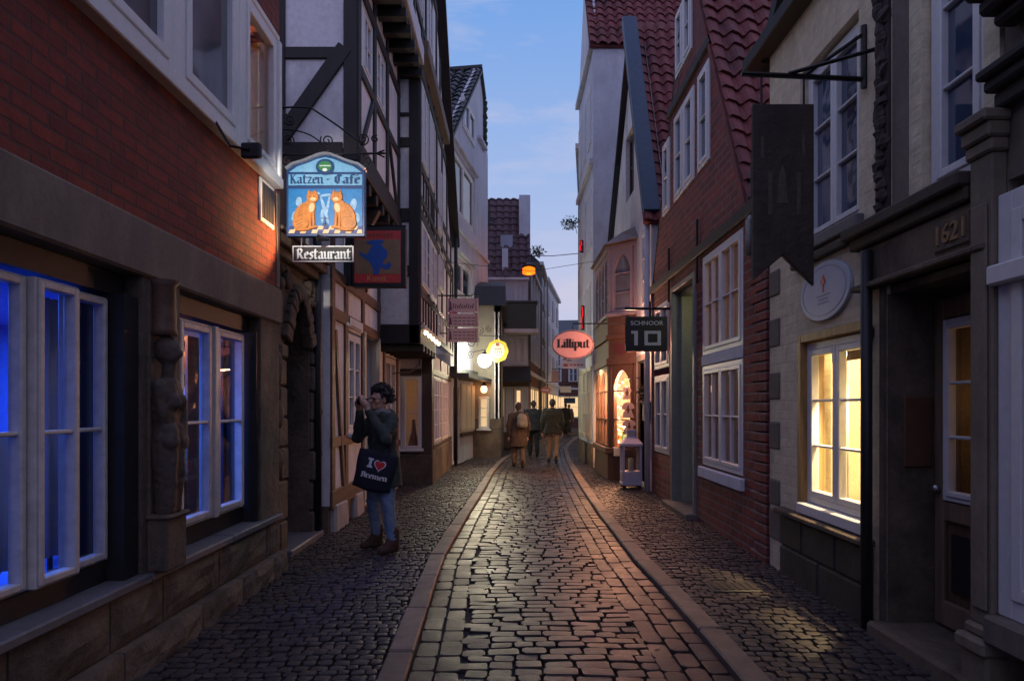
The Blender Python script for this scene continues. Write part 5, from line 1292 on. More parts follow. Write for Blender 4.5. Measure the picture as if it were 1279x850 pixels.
# --- gallery sign with a blue figure
G=FC(8.9); k8=8.9/853
hu=lambda px:(px-640)*k8
hv=lambda py:1.55+(508-py)*k8
KU=thing('gallery_sign','red box sign with a blue hatted figure, hanging behind the cat cafe sign','sign',(hu(470),8.9,hv(358)))
m=MB(); m.box(G,hu(440),hu(507),hv(358),hv(283),-.14,0); m.build('sign_box',M['black_paint'],KU,bevel=.006)
m=MB(); m.box(G,hu(443),hu(501),hv(353),hv(288),0,.006); fd=m.build('red_field',plain('red sign enamel',(.60,.05,.04),.5,0,.15,20),KU)
MB().box(G,hu(443.5),hu(500.5),hv(342),hv(299),.006,.009).build('ochre_field',mottled('ochre sign ground',(.30,.18,.09),.25,8,.5,.1,30),KU)
fig=[(458,302),(466,300),(478,299.5),(481,302),(476,304),(479,308),(484,313),(485,320),(480,325),(478,329),(482,331),(486,327),(490,331),(487,336),(480,336),(476,333),(473,343),(468,343),(466,334),(462,327),(456,323),(450,318),(449,313),(454,317),(459,318),(463,311),(466,306),(459,304)]
MB().prism(G,[(hu(a),hv(b)) for a,b in fig],.009,.013).build('blue_figure',plain('ultramarine paint',(.015,.10,.42),.5),KU)
text('Kunst',G,hu(471),hv(347.6),k8*10.5,.006,.004,plain('dark ochre lettering',(.62,.26,.10),.5),'lettering',KU,.001)
m=MB(); 
for i in range(9): m.box(G,hu(452+i*4.5),hu(455+i*4.5),hv(297-(i%3)*.6),hv(291.5),.006,.009)
m.build('worn_marks',plain('worn red brown paint',(.28,.06,.03),.6),KU)
MB().box(G,hu(421),hu(439),hv(356),hv(290),-.1,-.02).build('side_box',M['black_paint'],KU,bevel=.006)
m=MB(); m.tube([V((-2.25,8.95,hv(281))),V((hu(507),8.95,hv(281)))],.014,6); m.build('bracket',M['iron'],KU)
# --- three pale plates
G=FC(14.2); k9=14.2/853
hu=lambda px:(px-640)*k9
hv=lambda py:1.55+(508-py)*k9
PS=thing('plate_sign','three pale pink plates with fine dark script hanging from an iron bar','sign',(hu(578),14.2,hv(428)))
M['plate_pink']=plain('pale pink enamel plate',(.60,.42,.40),.45,0,.08,10)
for i,(a,b) in enumerate(((372,390),(391.5,408),(409.5,427))):
    p=MB().box(G,hu(558.5),hu(598),hv(b),hv(a),-.02,0).build('plate',M['plate_pink'],PS,bevel=.004)
    m=MB()
    if i==0:
        for kx in range(10):
            x=566+kx*2.7; m.bar(G,hu(x),hv(385),hu(x+1.6),hv(379+(kx%3)),.022,0,.004)
    else:
        for r_ in range(3): 
            for kx in range(5): m.box(G,hu(567+kx*5.6),hu(571.4+kx*5.6-(r_*kx%3)*.5),hv(a+5.6+r_*4),hv(a+4.6+r_*4),0,.004)
    m.prism(G,[(hu(561),hv(b-3)),(hu(565),hv(b-3)),(hu(564.3),hv(b-9)),(hu(563.8),hv(a+5)),(hu(562.4),hv(a+4)),(hu(562),hv(b-9))],0,.004)
    m.build('script',plain('dark plum lettering',(.12,.05,.06),.5),p)
    if i==0: MB().box(G,hu(564),hu(570),hv(391),hv(389),.0,.005).build('pink_mark',plain('magenta mark',(.7,.06,.2),.5),p)
m=MB(); m.tube([V((-1.54,14.2,hv(369))),V((hu(598),14.2,hv(369)))],.016,6); m.tube([V((-1.5,14.2,hv(416))),V((hu(559),14.2,hv(416)))],.012,6)
for x in (562,595): m.tube([V((hu(x),14.2,hv(369))),V((hu(x),14.2,hv(427)))],.006,6)
m.build('bracket',M['iron'],PS)
# --- bright wall lamp and the round yellow sign
LP=thing('wall_lamp','dazzling white lamp on an iron arm beside the round yellow sign','lamp',PX(606,450,19.2))
lp=PX(606,450,19.2)
MB().ball(lp,.19,14,10).build('globe',emit('white lamp globe',(1,.95,.75),85),LP,smooth=True)
MB().lathe(lp+V((0,0,.17)),[(.12,0),(.06,.05),(.02,.08)],12).build('cap',M['iron'],LP,smooth=True)
MB().tube([lp+V((0,0,.16)),lp+V((0,0,.30)),lp+V((-.35,.9,.32))],.015,6).build('arm',M['iron'],LP)
spot('lamp_beam',lp+V((.0,-.17,-.04)),V((-.3,8,0)),250,(1,.80,.46),95,.6,.1)
point('lamp_glow',lp+V((.05,-.2,-.1)),22,(.80,1,.70),.1)
YS=thing('round_sign','round yellow lit sign with wavy rim beside the dazzling lamp','sign',PX(622,452,19.4))
G=FC(19.4); c=PX(622,438,19.4)
m=MB(); m.prism(G,[(c.x+(.30+.010*math.cos(8*t))*math.cos(t),c.z+(.32+.010*math.cos(8*t))*math.sin(t)) for t in [2*math.pi*i/64 for i in range(64)]],-.05,.0); m.build('sign_disc',emit('yellow lit disc',(1,.72,.06),.38),YS)
m=MB(); m.prism(G,[(c.x+.20*math.cos(t),c.z+.02+.22*math.sin(t)) for t in [2*math.pi*i/32 for i in range(32)]],.0,.008); m.build('white_field',emit('white lit field',(1,.80,.55),.4),YS)
m=MB()
for i,w_ in enumerate((.24,.30,.26)): 
    for j in range(5): m.box(G,c.x-w_/2+j*w_/5,c.x-w_/2+j*w_/5+w_/5*.7,c.z+.03-i*.085,c.z+.075-i*.085,.008,.012)
m.prism(G,[(c.x-.06,c.z+.14),(c.x+.06,c.z+.14),(c.x+.03,c.z+.24),(c.x,c.z+.20),(c.x-.03,c.z+.24)],.008,.012)
m.build('lettering',plain('brown lettering',(.25,.08,.05),.5),YS)
m=MB()
def spr(cx,cz,r,t,a):
    pts=[]; n=int(16*t)
    for i in range(n+1):
        q=i/n; an=a+2*math.pi*t*q; rr=r*(1-q*.85); pts.append(V((cx+rr*math.cos(an),19.45,cz+rr*math.sin(an))))
    m.tube(pts,.010,5)
m.tube([PX(580,418,19.45),PX(628,420,19.45)],.014,6)
for a,b,r in ((590,428,.16),(600,412,.13),(588,442,.12),(611,411,.10),(596,424,.10)): 
    p=PX(a,b,19.45); spr(p.x,p.z,r,1.7,a)
m.build('scroll_bracket',M['iron'],YS)
# --- lantern light over the narrow house window
LN=thing('window_lantern','small warm lantern over the narrow house window','lamp',(-.84,20.45,2.0))
MB().lathe((-.84,20.44,1.98),[(.05,0),(.09,.06),(.09,.14),(.05,.2)],10).build('lantern_glass',emit('lantern glass',(1,.45,.2),9),LN,smooth=True)
MB().lathe((-.84,20.44,2.18),[(.11,0),(.03,.08),(.01,.12)],10).build('lantern_cap',M['iron'],LN,smooth=True)
# --- orange street lamp on the wire
SL=thing('street_lamp','orange street lamp hanging over the lane from a wire','lamp',PX(661,345,22))
c=PX(661,338,22)
MB().lathe(c-V((0,0,.12)),[(.12,0),(.20,.03),(.20,.20),(.12,.24)],14).build('lamp_glass',emit('sodium lamp glass',(1,.13,.004),2.6),SL,smooth=True)
MB().lathe(c+V((0,0,.125)),[(.24,0),(.10,.08),(.03,.14)],14).build('lamp_hood',M['iron'],SL,smooth=True)
MB().tube([c+V((0,0,.25)),PX(661,318,22)],.008,6).build('hanger',M['iron'],SL)
point('street_lamp_glow',c-V((0,0,.3)),12,(1,.30,.05),.12)
WI=MB(); WI.tube([PX(655,319,22),PX(690,319.5,22.0),PX(727,316,22)],.012,6); tag(WI.build('overhead_wire',M['iron']),'dark wire strung across the lane carrying the orange street lamp','wire','wires across the lane')
WI=MB(); WI.tube([V((-1.5,16.3,5.0)),V((.5,16.6,4.85)),V((2.1,17.1,5.2))],.006,6); tag(WI.build('overhead_wire',M['iron']),'thin second wire crossing the lane in front of the tall white house','wire','wires across the lane')
# --- Lilliput oval
G=FC(13.6); ka=13.6/853
hu=lambda px:(px-640)*ka
hv=lambda py:1.55+(508-py)*ka
LI=thing('oval_sign','oval pale pink hanging sign with bold black shop lettering','sign',(hu(716),13.6,hv(448)))
el=lambda rx,ry,n=40:[(hu(716)+ka*rx*math.cos(2*math.pi*i/n),hv(430)+ka*ry*math.sin(2*math.pi*i/n)) for i in range(n)]
MB().prism(G,el(26.5,18),-.03,.0).build('sign_oval',plain('pink enamel',(.80,.44,.40),.4,0,.05,8),LI,bevel=.006)
m=MB(); a=el(25,16.6); b=el(25.8,17.3)
for i in range(40): m.prism(G,[a[i],a[(i+1)%40],b[(i+1)%40],b[i]],.0,.004)
m.build('rim_line',M['black_paint'],LI)
penned('Lilliput',G,hu(716),hv(434),ka*7.4,ka*42,.0,.006,M['black_paint'],'lettering',LI,(.13,.035))
m=MB(); m.tube([V((hu(716),13.59,hv(412))),V((hu(716),13.59,hv(404))),V((2.5,13.59,hv(404)))],.014,6); m.build('bracket',M['iron'],LI)
# --- white sign behind it
G=FC(17.6); kb=17.6/853
hu=lambda px:(px-640)*kb
hv=lambda py:1.55+(508-py)*kb
W2=thing('white_sign','white hanging shop sign below and behind the pink oval sign','sign',(hu(717),17.6,hv(460)))
MB().box(G,hu(702),hu(732),hv(460),hv(444),-.03,0).build('sign_panel',M['sign_white'],W2,bevel=.004)
m=MB()
for i in range(4): m.box(G,hu(712+i*4.6),hu(715.5+i*4.6),hv(456.5),hv(454.5),0,.004)
m.prism(G,[(hu(707)+kb*3.4*math.cos(t),hv(455.5)+kb*2*math.sin(t)) for t in [2*math.pi*i/16 for i in range(16)]],0,.005)
m.build('script',plain('red lettering',(.5,.12,.10),.5),W2)
m=MB(); m.bar(G,hu(704),hv(450),hu(706),hv(446),.02,0,.004); m.bar(G,hu(706),hv(446),hu(708),hv(450),.02,0,.004); m.bar(G,hu(709),hv(450),hu(714),hv(449.5),.02,0,.004); m.build('mark',M['black_paint'],W2)
m=MB(); m.tube([V((hu(704),17.6,hv(442))),V((2.05,17.6,hv(442)))],.012,6); m.build('bracket',M['iron'],W2)
# --- little far oval
G=FC(25); c=PX(682,487,25)
FO=thing('small_oval_sign','small red and pink oval sign far along the lane, above the walkers','sign',c)
MB().prism(G,[(c.x+.2*math.cos(t),c.z+.12*math.sin(t)) for t in [2*math.pi*i/24 for i in range(24)]],-.03,0).build('sign_oval',plain('salmon enamel',(.65,.22,.16),.4),FO)
MB().box(G,c.x-.12,c.x+.12,c.z-.02,c.z+.02,0,.006).build('script',M['sign_white'],FO)
MB().tube([c+V((0,.02,.11)),c+V((0,.02,.3)),c+V((1.5,.02,.3))],.012,6).build('bracket',M['iron'],FO)
# --- small signs far along the lane
for (px_,py_,Y_,w_,h_,mt_,lb) in ((707,486,31,.5,.28,'sign_white','small white square sign far down the lane above the walkers'),(694,470,29,.3,.5,'plate_pink','small upright pink sign far down the lane'),(712,500,36,.6,.3,'sign_navy','small dark sign at the far end of the lane'),(735,470,22,.35,.5,'sign_white','narrow white sign on the slim white house')):
    c=PX(px_,py_,Y_); FSn=FC(Y_); sgn=thing('hanging_sign',lb,'sign',c-V((0,0,h_/2)),'small signs far along the lane')
    MB().box(FSn,c.x-w_/2,c.x+w_/2,c.z-h_/2,c.z+h_/2,-.03,0).build('sign_panel',M[mt_],sgn,bevel=.005)
    MB().tube([c+V((-w_/2,.02,h_/2+.08)),c+V((w_/2+.5,.02,h_/2+.08))],.014,6).build('bracket',M['iron'],sgn)
    MB().tube([c+V((0,.02,h_/2)),c+V((0,.02,h_/2+.08))],.012,6).build('hanger',M['iron'],sgn)
# --- number ten sign
G=FC(10.66); kc=10.66/853
hu=lambda px:(px-640)*kc
hv=lambda py:1.55+(508-py)*kc
S10=thing('number_sign','black square hanging sign with the house number 10 in grey','sign',(hu(808),10.66,hv(438)))
MB().box(G,hu(782),hu(834),hv(438.5),hv(395),-.06,0).build('sign_box',M['black_paint'],S10,bevel=.006)
lg=plain('light grey lettering',(.50,.52,.56),.5)
text('SCHNOOR',G,hu(808.5),hv(403.5),kc*7.4,.0,.006,lg,'lettering',S10,.001,squeeze=1.12)
m=MB(); m.box(G,hu(792.8),hu(797.2),hv(431),hv(413),0,.006); m.box(G,hu(789),hu(792.8),hv(416.4),hv(413),0,.006)
x0,x1,y0,y1,t_=805.5,826,431,413,3.6
m.box(G,hu(x0),hu(x1),hv(y0),hv(y0-t_),0,.006); m.box(G,hu(x0),hu(x1),hv(y1+t_),hv(y1),0,.006); m.box(G,hu(x0),hu(x0+t_+.6),hv(y0-t_),hv(y1+t_),0,.006); m.box(G,hu(x1-t_-.6),hu(x1),hv(y0-t_),hv(y1+t_),0,.006)
m.build('number',lg,S10)
m=MB(); m.tube([V((hu(781),10.69,hv(385))),V((2.5,10.69,hv(385)))],.022,6); m.tube([V((hu(813),10.69,hv(396))),V((hu(813),10.69,hv(376)))],.018,6); m.build('bracket',M['iron'],S10)
# --- red neon
for (a,b,y_,Y_,lb) in ((727.5,383,410,18.6,'tall red neon tube sign on the house front behind the pink oval sign'),(726.0,301,313,18.9,'short red neon tube sign high above the tall one, by the hanging plant')):
    c0,c1=PX(a,b,Y_),PX(a,y_,Y_); n_=thing('neon_sign',lb,'neon sign',c1,'red neon signs on the tall white house')
    MB().tube([c0,c0.lerp(c1,.3)+V((.02,0,0)),c0.lerp(c1,.6)-V((.02,0,0)),c1],.020,8).build('neon_tube',emit('red neon',(1,.012,.02),.7),n_,smooth=True)
    MB().box(FC(Y_+.08),c0.x-.02,c0.x+.08,c1.z-.03,c0.z+.05,-.04,0).build('backing',M['black_paint'],n_)
# --- hanging plants
def bush(c,r,n,mat,name,label,sz=.05):
    m=MB()
    for i in range(n):
        d=V((random.gauss(0,1),random.gauss(0,1),random.gauss(0,1))).normalized()*r*random.random()**.5; p=V(c)+V((d.x,d.y,d.z*.75))
        a=V((random.uniform(-1,1),random.uniform(-1,1),random.uniform(-1,1))).normalized()*sz; b=V((random.uniform(-1,1),random.uniform(-1,1),random.uniform(-1,1))).normalized()*sz*.5
        m.add([p-a,p+b,p+a,p-b],[(0,1,2,3)])
    T_=thing(name,label,'plant',V(c)-V((0,0,r))); m.build('foliage',mat,T_); 
    m=MB()
    for i in range(5): m.tube([V(c)+V((.15,0,-.1)),V(c)+V((random.uniform(-r,r),random.uniform(-r,r),random.uniform(-.3,r)))],.008,4)
    m.build('stem',M['timber_brown'],T_); return T_
M['leaf']=mottled('dark leaves',(.035,.05,.025),.4,9,.7,.2,30)
bush(PX(713,278,20.3),.28,170,M['leaf'],'hanging_plant','leafy plant hanging against the sky from the right hand house front',.05)
bush(PX(672,314,26),.35,150,M['leaf'],'roof_plant','leafy plant on the roof edge by the orange street lamp',.06)
# --- lantern box and dresses by the oriel
LB=thing('lantern_box','tall pale lilac wooden lantern standing on the pavement beside the oriel','lantern',(2.24,12.75,.04))
x,y=2.22,12.75; M['lilac']=plain('pale lilac paint',(.50,.46,.55),.5,0,.08,12)
m=MB()
for a in (-.16,.16):
    for b in (-.14,.14): m.box(FC(y+b),x+a-.02,x+a+.02,.12,.82,-.02,.02)
m.build('lantern_frame',M['lilac'],LB)
m=MB(); G=FC(y); m.box(G,x-.19,x+.19,.10,.16,-.17,.17); m.box(G,x-.18,x+.18,.16,.36,-.16,.16); m.box(G,x-.20,x+.20,.82,.88,-.18,.18); m.split('lantern_case',M['lilac'],LB,bevel=.008)
m=MB(); m.add([(x-.19,y-.17,.88),(x+.19,y-.17,.88),(x+.19,y+.17,.88),(x-.19,y+.17,.88),(x-.08,y-.08,1.0),(x+.08,y-.08,1.0),(x+.08,y+.08,1.0),(x-.08,y+.08,1.0)],[(0,1,2,3),(4,5,6,7)]+[(i,(i+1)%4,4+(i+1)%4,4+i) for i in range(4)]); m.box(G,x-.07,x+.07,1.0,1.1,-.07,.07); m.box(G,x-.09,x+.09,1.1,1.13,-.09,.09); m.build('lantern_roof',M['lilac'],LB)
m=MB(); m.box(G,x-.14,x+.14,.36,.82,-.13,-.125); m.box(G,x-.14,x+.14,.36,.82,.125,.13); m.split('glass_pane',M['glass'],LB)
MB().lathe((x,y,.36),[(.05,0),(.05,.22),(.02,.24)],12).build('candle',M['cream_paint'],LB,smooth=True)
for a in (-.14,.14):
    for b in (-.12,.12): MB().ball((x+a,y+b,.075),.032,8,6).build('caster',M['black_paint'],LB,smooth=True)
M['paper']=plain('pale pink paper',(.55,.42,.36),.8,0,.05,8)
dl=['uppermost pale paper dress hanging in front of the oriel window','middle pale paper dress with wide sleeves hanging in front of the oriel window','lowest pale paper dress hanging above the lilac lantern']
G=FC(13.3)
prev=2.10
for i,(v,w_,h_) in enumerate(((1.70,.11,.24),(1.34,.16,.30),(1.02,.17,.28))):
    xx=2.24+.02*i; D=thing('paper_dress',dl[i],'dress',(xx,13.3,v),'paper dresses by the oriel')
    m=MB(); m.prism(G,[(xx-w_*.75,v),(xx+w_*.75,v),(xx+w_*.38,v+h_*.55),(xx+w_*.8,v+h_*.62),(xx+w_*.7,v+h_*.85),(xx+w_*.3,v+h_),(xx-w_*.3,v+h_),(xx-w_*.7,v+h_*.85),(xx-w_*.8,v+h_*.62),(xx-w_*.38,v+h_*.55)],-.006,.012); m.build('dress_body',M['paper'],D,bevel=.004)
    m=MB(); m.box(G,xx-.015,xx+.015,v+h_*.3,v+h_*.8,.012,.018); m.prism(G,[(xx-.04,v+h_*.5),(xx+.04,v+h_*.5),(xx+.02,v+h_*.6),(xx-.02,v+h_*.6)],.012,.019); m.build('dress_trim',plain('dark trim',(.10,.05,.04),.6),D)
    MB().tube([(xx,13.3,v+h_),(xx,13.3,prev)],.004,4).build('cord',M['iron'],D); prev=v
tag(MB().tube([(2.20,13.3,2.10),(2.5,13.3,2.12)],.010,6).build('dress_rail',M['iron']),'short iron rail holding the hanging paper dresses','rail')
mb=thing('letter_box','grey letter box on the wall between the oriel and the brick house','letter box',(2.42,12.34,1.35)); MB().box(FRt(2.5),12.32,12.52,1.30,1.62,.0,.11).build('box_body',M['grey_paint'],mb,bevel=.01); MB().box(FRt(2.5),12.31,12.53,1.62,1.65,.0,.13).build('lid',M['grey_paint'],mb)
# flower pot above the letter box
bush((2.4,12.5,1.85),.14,90,M['leaf'],'wall_plant','small leafy plant fixed to the wall above the grey letter box',.03)
# --- small lamps under the overhang of the half timbered house
for i in range(5):
    p=V((-1.455,11.55+.5*i,2.80)); o=thing('downlight','small lamp under the overhang of the half timbered house','lamp',p,'small lamps under the timbered overhang')
    MB().lathe(p-V((0,0,.03)),[(.02,0),(.035,.02),(.03,.06)],10).build('bulb',emit('overhang bulb',(1,.72,.45),9),o,smooth=True)
    MB().tube([p+V((0,0,.02)),p+V((0,0,.05))],.03,8).build('socket',M['steel'],o)
tag(MB().tube([(-1.62,11.9,2.58),(-1.64,12.1,2.30),(-1.72,11.6,2.15),(-1.95,11.2,2.10)],.012,6).build('slack_cable',M['black_paint']),'slack black cable hanging under the timbered overhang','cable')
# ================================================================== PEOPLE
M['skin']=plain('skin',(.50,.29,.21),.55,0,.06,20)
def cloth(name,col): return mottled(name,col,.25,9,.85,.35,55)
def hand(wr, d, up, side, sg, curl=.9):
    """five-finger hand: wr wrist, d pointing direction, up knuckle normal, side towards the thumb"""
    wr,d,up,side=V(wr),V(d).normalized(),V(up).normalized(),V(side).normalized(); ch=[]; bl=[]
    palm=wr+d*.05; bl.append((palm,(.038,.038,.036))); ch.append(([wr,palm+d*.02],[.026,.033]))
    for i,(o,L) in enumerate(((.028,.068),(.010,.078),(-.009,.073),(-.027,.058))):
        k0=wr+d*.085+side*o; k1=k0+(d*math.cos(curl*.5)-up*math.sin(curl*.5))*L*.5; k2=k1+(d*math.cos(curl*1.5)-up*math.sin(curl*1.5))*L*.5
        ch.append(([palm+side*o*.8,k0,k1,k2],[.011,.010,.009,.008]))
    t0=wr+d*.03+side*.03; t1=t0+(d*.6+side*.8).normalized()*.035; t2=t1+(d*.9+side*.1-up*.5).normalized()*.03
    ch.append(([palm,t0,t1,t2],[.016,.014,.011,.009])); return ch,bl
def head(c, f=1.0):
    c=V(c); bl=[(c+V((0,0,.015)),(.075,.092,.098)),(c+V((0,.028,-.05)),(.056,.066,.068)),(c+V((0,.082,-.088)),(.026,.022,.022)),(c+V((0,.096,.022)),(.045,.016,.018))]
    for s in (-1,1): bl+=[(c+V((s*.078,-.005,-.01)),(.012,.022,.034)),(c+V((s*.042,.066,-.03)),(.024,.02,.024))]
    bl+=[(c+V((0,.098,-.062)),(.024,.010,.007)),(c+V((0,.097,-.072)),(.021,.010,.007))]
    ch=[([c+V((0,.092,.015)),c+V((0,.118,-.028))],[.010,.016])]; return ch,bl

# ---- the photographer
P=thing('person','person in dark green coat and jeans with curly black hair, holding up a camera','person',(0,0,0))
hd=V((0,.03,1.595)); hc,hb=head(hd)
Lw,Rw=V((-.075,.235,1.50)),V((.085,.235,1.50))
hl,bl1=hand(Lw,(.25,.35,.9),(-.6,.6,-.2),(.5,.5,.3),1); hr,bl2=hand(Rw,(-.25,.35,.9),(.6,.6,-.2),(-.5,.5,.3),1)
blob('body',P,hc+hl+hr+[([V((0,-.01,1.40)),V((0,.01,1.50)),hd],[.062,.055,.05]),
  ([V((-.17,0,1.40)),V((-.25,.13,1.20)),Lw],[.045,.035,.026]),([V((.17,0,1.40)),V((.26,.14,1.20)),Rw],[.045,.035,.026]),
  ([V((-.09,0,.90)),V((-.15,.03,.50)),V((-.19,.0,.10)),V((-.20,.10,.04))],[.08,.05,.038,.03]),([V((.09,0,.90)),V((.13,.03,.50)),V((.16,-.03,.10)),V((.17,.07,.04))],[.08,.05,.038,.03])],
  [[((0,0,.82),.15,.10,0),((0,0,1.05),.14,.09,0),((0,0,1.30),.17,.10,0),((0,0,1.42),.13,.07,0)]],hb+bl1+bl2,M['skin'],.0065,2,loc=(0,0,0))
m=MB()
for s in (-1,1): m.ball(hd+V((s*.030,.093,.0)),.011,8,6)
m.build('eyes',plain('dark eyes',(.02,.015,.012),.2),P,loc=(0,0,0),smooth=True)
m=MB()
for s in (-1,1):
    m.tube([hd+V((s*.032+.026*math.cos(t),.112-.006*abs(math.cos(t)),-.002+.022*math.sin(t))) for t in [2*math.pi*k/16 for k in range(17)]],.0028,5,caps=False)
    m.tube([hd+V((s*.058,.105,.004)),hd+V((s*.082,.0,.008))],.0025,5)
m.tube([hd+V((-.008,.118,.004)),hd+V((.008,.118,.004))],.0028,5); m.build('glasses',M['black_paint'],P,loc=(0,0,0))
m=MB(); rr=random.Random(4)
for k in range(150):
    th=rr.uniform(0,2*math.pi); ph=rr.uniform(-.35,1.5); d=V((math.cos(th)*math.cos(ph),math.sin(th)*math.cos(ph),math.sin(ph)))
    if d.y>.45 and d.z<.62: continue
    if d.z<0 and d.y>-.1: continue
    m.ball(hd+V((0,-.02,.02))+V((d.x*.098,d.y*.112,d.z*.118))*rr.uniform(.92,1.12),rr.uniform(.018,.032),7,5,.2)
m.ball(hd+V((0,-.022,.03)),(.088,.098,.102),12,8)
o=m.build('hair',mottled('curly black hair',(.014,.011,.010),.5,40,.6,.6,120),P,loc=(0,0,0)); o.modifiers.new('r','REMESH'); o.modifiers['r'].mode='VOXEL'; o.modifiers['r'].voxel_size=.008; o.modifiers['r'].use_smooth_shade=True
coat=blob('coat',P,[([V((-.175,-.005,1.385)),V((-.26,.13,1.19)),V((-.085,.215,1.455))],[.074,.066,.046]),([V((.175,-.005,1.385)),V((.27,.14,1.19)),V((.095,.215,1.455))],[.074,.066,.046]),
   ([V((-.09,.06,1.44)),V((-.05,.085,1.36)),V((0,.10,1.25))],[.035,.03,.02]),([V((.09,.06,1.44)),V((.05,.085,1.36)),V((0,.10,1.25))],[.035,.03,.02]),([V((-.02,.125,1.25)),V((-.02,.145,1.0)),V((-.01,.16,.80))],[.012,.012,.012]),
   ([V((-.19,.13,.98)),V((-.10,.155,.97))],[.018,.018]),([V((.10,.155,.97)),V((.19,.13,.98))],[.018,.018])],
  [[((0,.0,.68),.235,.18,0),((0,.0,.90),.215,.160,0),((0,.0,1.08),.185,.125,0),((0,.0,1.28),.205,.125,0),((0,-.005,1.39),.195,.105,0),((0,-.01,1.455),.105,.085,0)]],
  [((0,-.075,1.43),(.12,.06,.07))],cloth('dark green coat cloth',(.045,.055,.045)),.011,4,loc=(0,0,0))
tx=bpy.data.textures.new('folds','CLOUDS'); tx.noise_scale=.10; tx.noise_depth=2
tx2=bpy.data.textures.new('creases','CLOUDS'); tx2.noise_scale=.045; tx2.noise_depth=3
def folds(o,a=.024,b=.012):
    for t_,s_ in ((tx,a),(tx2,b)):
        md=o.modifiers.new('d','DISPLACE'); md.texture=t_; md.strength=s_; md.mid_level=.5
folds(coat)
m=MB()
for k in range(4): m.ball((.02,.138+.006*k*0+.008*k,1.22-.12*k),(.011,.006,.011),8,6)
m.build('button',M['black_paint'],coat,loc=(0,0,0))
m=MB(); o=blob('scarf',P,[([V((.085*math.cos(t),.015+.08*math.sin(t),1.455+.012*math.sin(3*t))) for t in [2*math.pi*k/12 for k in range(13)]],[.034]*13)],(),(),cloth('grey knitted scarf',(.20,.21,.22)),.009,3,loc=(0,0,0))
blob('jeans',P,[([V((-.085,.0,.88)),V((-.15,.035,.50)),V((-.19,.0,.15))],[.108,.072,.058]),([V((.085,.0,.88)),V((.13,.035,.50)),V((.16,-.03,.15))],[.108,.072,.058])],
  [[((0,-.01,.76),.17,.12,0),((0,-.01,.9),.165,.115,0)]],(),cloth('faded blue jeans denim',(.17,.24,.33)),.010,3,loc=(0,0,0)); folds([o for o in scene.objects if o.name.startswith('jeans')][0],.02,.018)
cur=MB(); rr=random.Random(9)
for k in range(190):
    th=rr.uniform(0,2*math.pi); ph=rr.uniform(-.3,1.5); d=V((math.cos(th)*math.cos(ph),math.sin(th)*math.cos(ph),math.sin(ph)))
    if (d.y>.5 and d.z<.55) or (d.z<0 and d.y>-.1): continue
    p0=hd+V((0,-.02,.02))+V((d.x*.108,d.y*.122,d.z*.130)); s1=d.cross(V((.3,.2,1))).normalized(); s2=d.cross(s1); rad=rr.uniform(.007,.014)
    cur.tube([p0+d*.006*i+s1*rad*math.cos(i*1.1+th)+s2*rad*math.sin(i*1.1+th) for i in range(7)],[.0035]*6+[.001],4)
cur.build('curls',[o for o in scene.objects if o.name=='hair'][0].data.materials[0],[o for o in scene.objects if o.name=='hair'][0],loc=(0,0,0))
for s,x,y in ((-1,-.19,.0),(1,.16,-.03)):
    blob('boot',P,[([V((x,y-.01,.22)),V((x,y-.015,.07))],[.064,.056]),([V((x,y+.01,.13)),V((x+s*.006,y+.08,.06))],[.052,.046]),([V((x,y-.03,.045)),V((x+s*.01,y+.09,.045)),V((x+s*.018,y+.16,.035))],[.045,.046,.036])],(),(),cloth('brown boot leather',(.075,.035,.022)),.008,2,loc=(0,0,0))
PY,PXX=7.25,-1.375; P.location=(PXX,PY,.036); P.rotation_euler=(0,0,R(134))
# the camera in both hands
CA=thing('camera_body','small black camera held up to the face of the curly haired person','camera',(0,0,0))
G=Fr((0,.235,0),(1,0,0),(0,1,0)); m=MB(); m.box(G,-.062,.062,1.535,1.605,-.02,.025); m.box(G,-.02,.02,1.605,1.622,-.015,.02); m.box(G,-.06,-.035,1.53,1.605,.025,.036); m.build('case',M['black_paint'],CA,loc=(0,0,0),bevel=.006)
MB().tube([(0,.255,1.567),(0,.30,1.567)],[.031,.028],14).build('lens',M['iron'],CA,loc=(0,0,0),smooth=False)
CA.location=P.location; CA.rotation_euler=P.rotation_euler
# tote bag with its print, facing down the lane
TB=thing('tote_bag','dark navy tote bag printed with I, a red heart and Bremen','bag',(PXX+.0,PY-.25,.66))
class Tilt(Fr):
    pass
a=R(-14); G=Fr((-1.405,PY-.235,.895),(math.cos(a),.10,math.sin(a)),(0.1,-1,0)); G.z=V((-math.sin(a)*.95,.0,math.cos(a)))
M['navy_cloth']=cloth('dark navy cotton',(.011,.013,.026))
m=MB(); nu,nv=10,10; W_,H_2=.205,.205; base=0; vsf=[];vsb=[]
for j in range(nv+1):
    for i in range(nu+1):
        x=-1+2*i/nu; yv=-1+2*j/nv; wf=1+.05*math.sin(yv*2.2)-.06*(yv+1)*.5
        bul=.045*(1-x*x)*(1-.6*max(yv,0))*(1-yv**4*.4)+.006*math.sin(x*7+yv*3)
        q=(x*W_*wf, yv*H_2+.012*math.cos(x*3.0)*(-1 if yv<0 else .8))
        vsf.append(G.p(q[0],q[1],.006+bul)); vsb.append(G.p(q[0],q[1],-.006-bul*.8))
n=(nu+1)*(nv+1); fs=[]
for j in range(nv):
    for i in range(nu):
        k=j*(nu+1)+i; fs+= [(k,k+1,k+nu+2,k+nu+1),(n+k,n+k+nu+1,n+k+nu+2,n+k+1)]
ring=[i for i in range(nu+1)]+[j*(nu+1)+nu for j in range(1,nv+1)]+[nv*(nu+1)+i for i in range(nu-1,-1,-1)]+[j*(nu+1) for j in range(nv-1,0,-1)]
for p,q in zip(ring,ring[1:]+ring[:1]): fs.append((p,q,n+q,n+p))
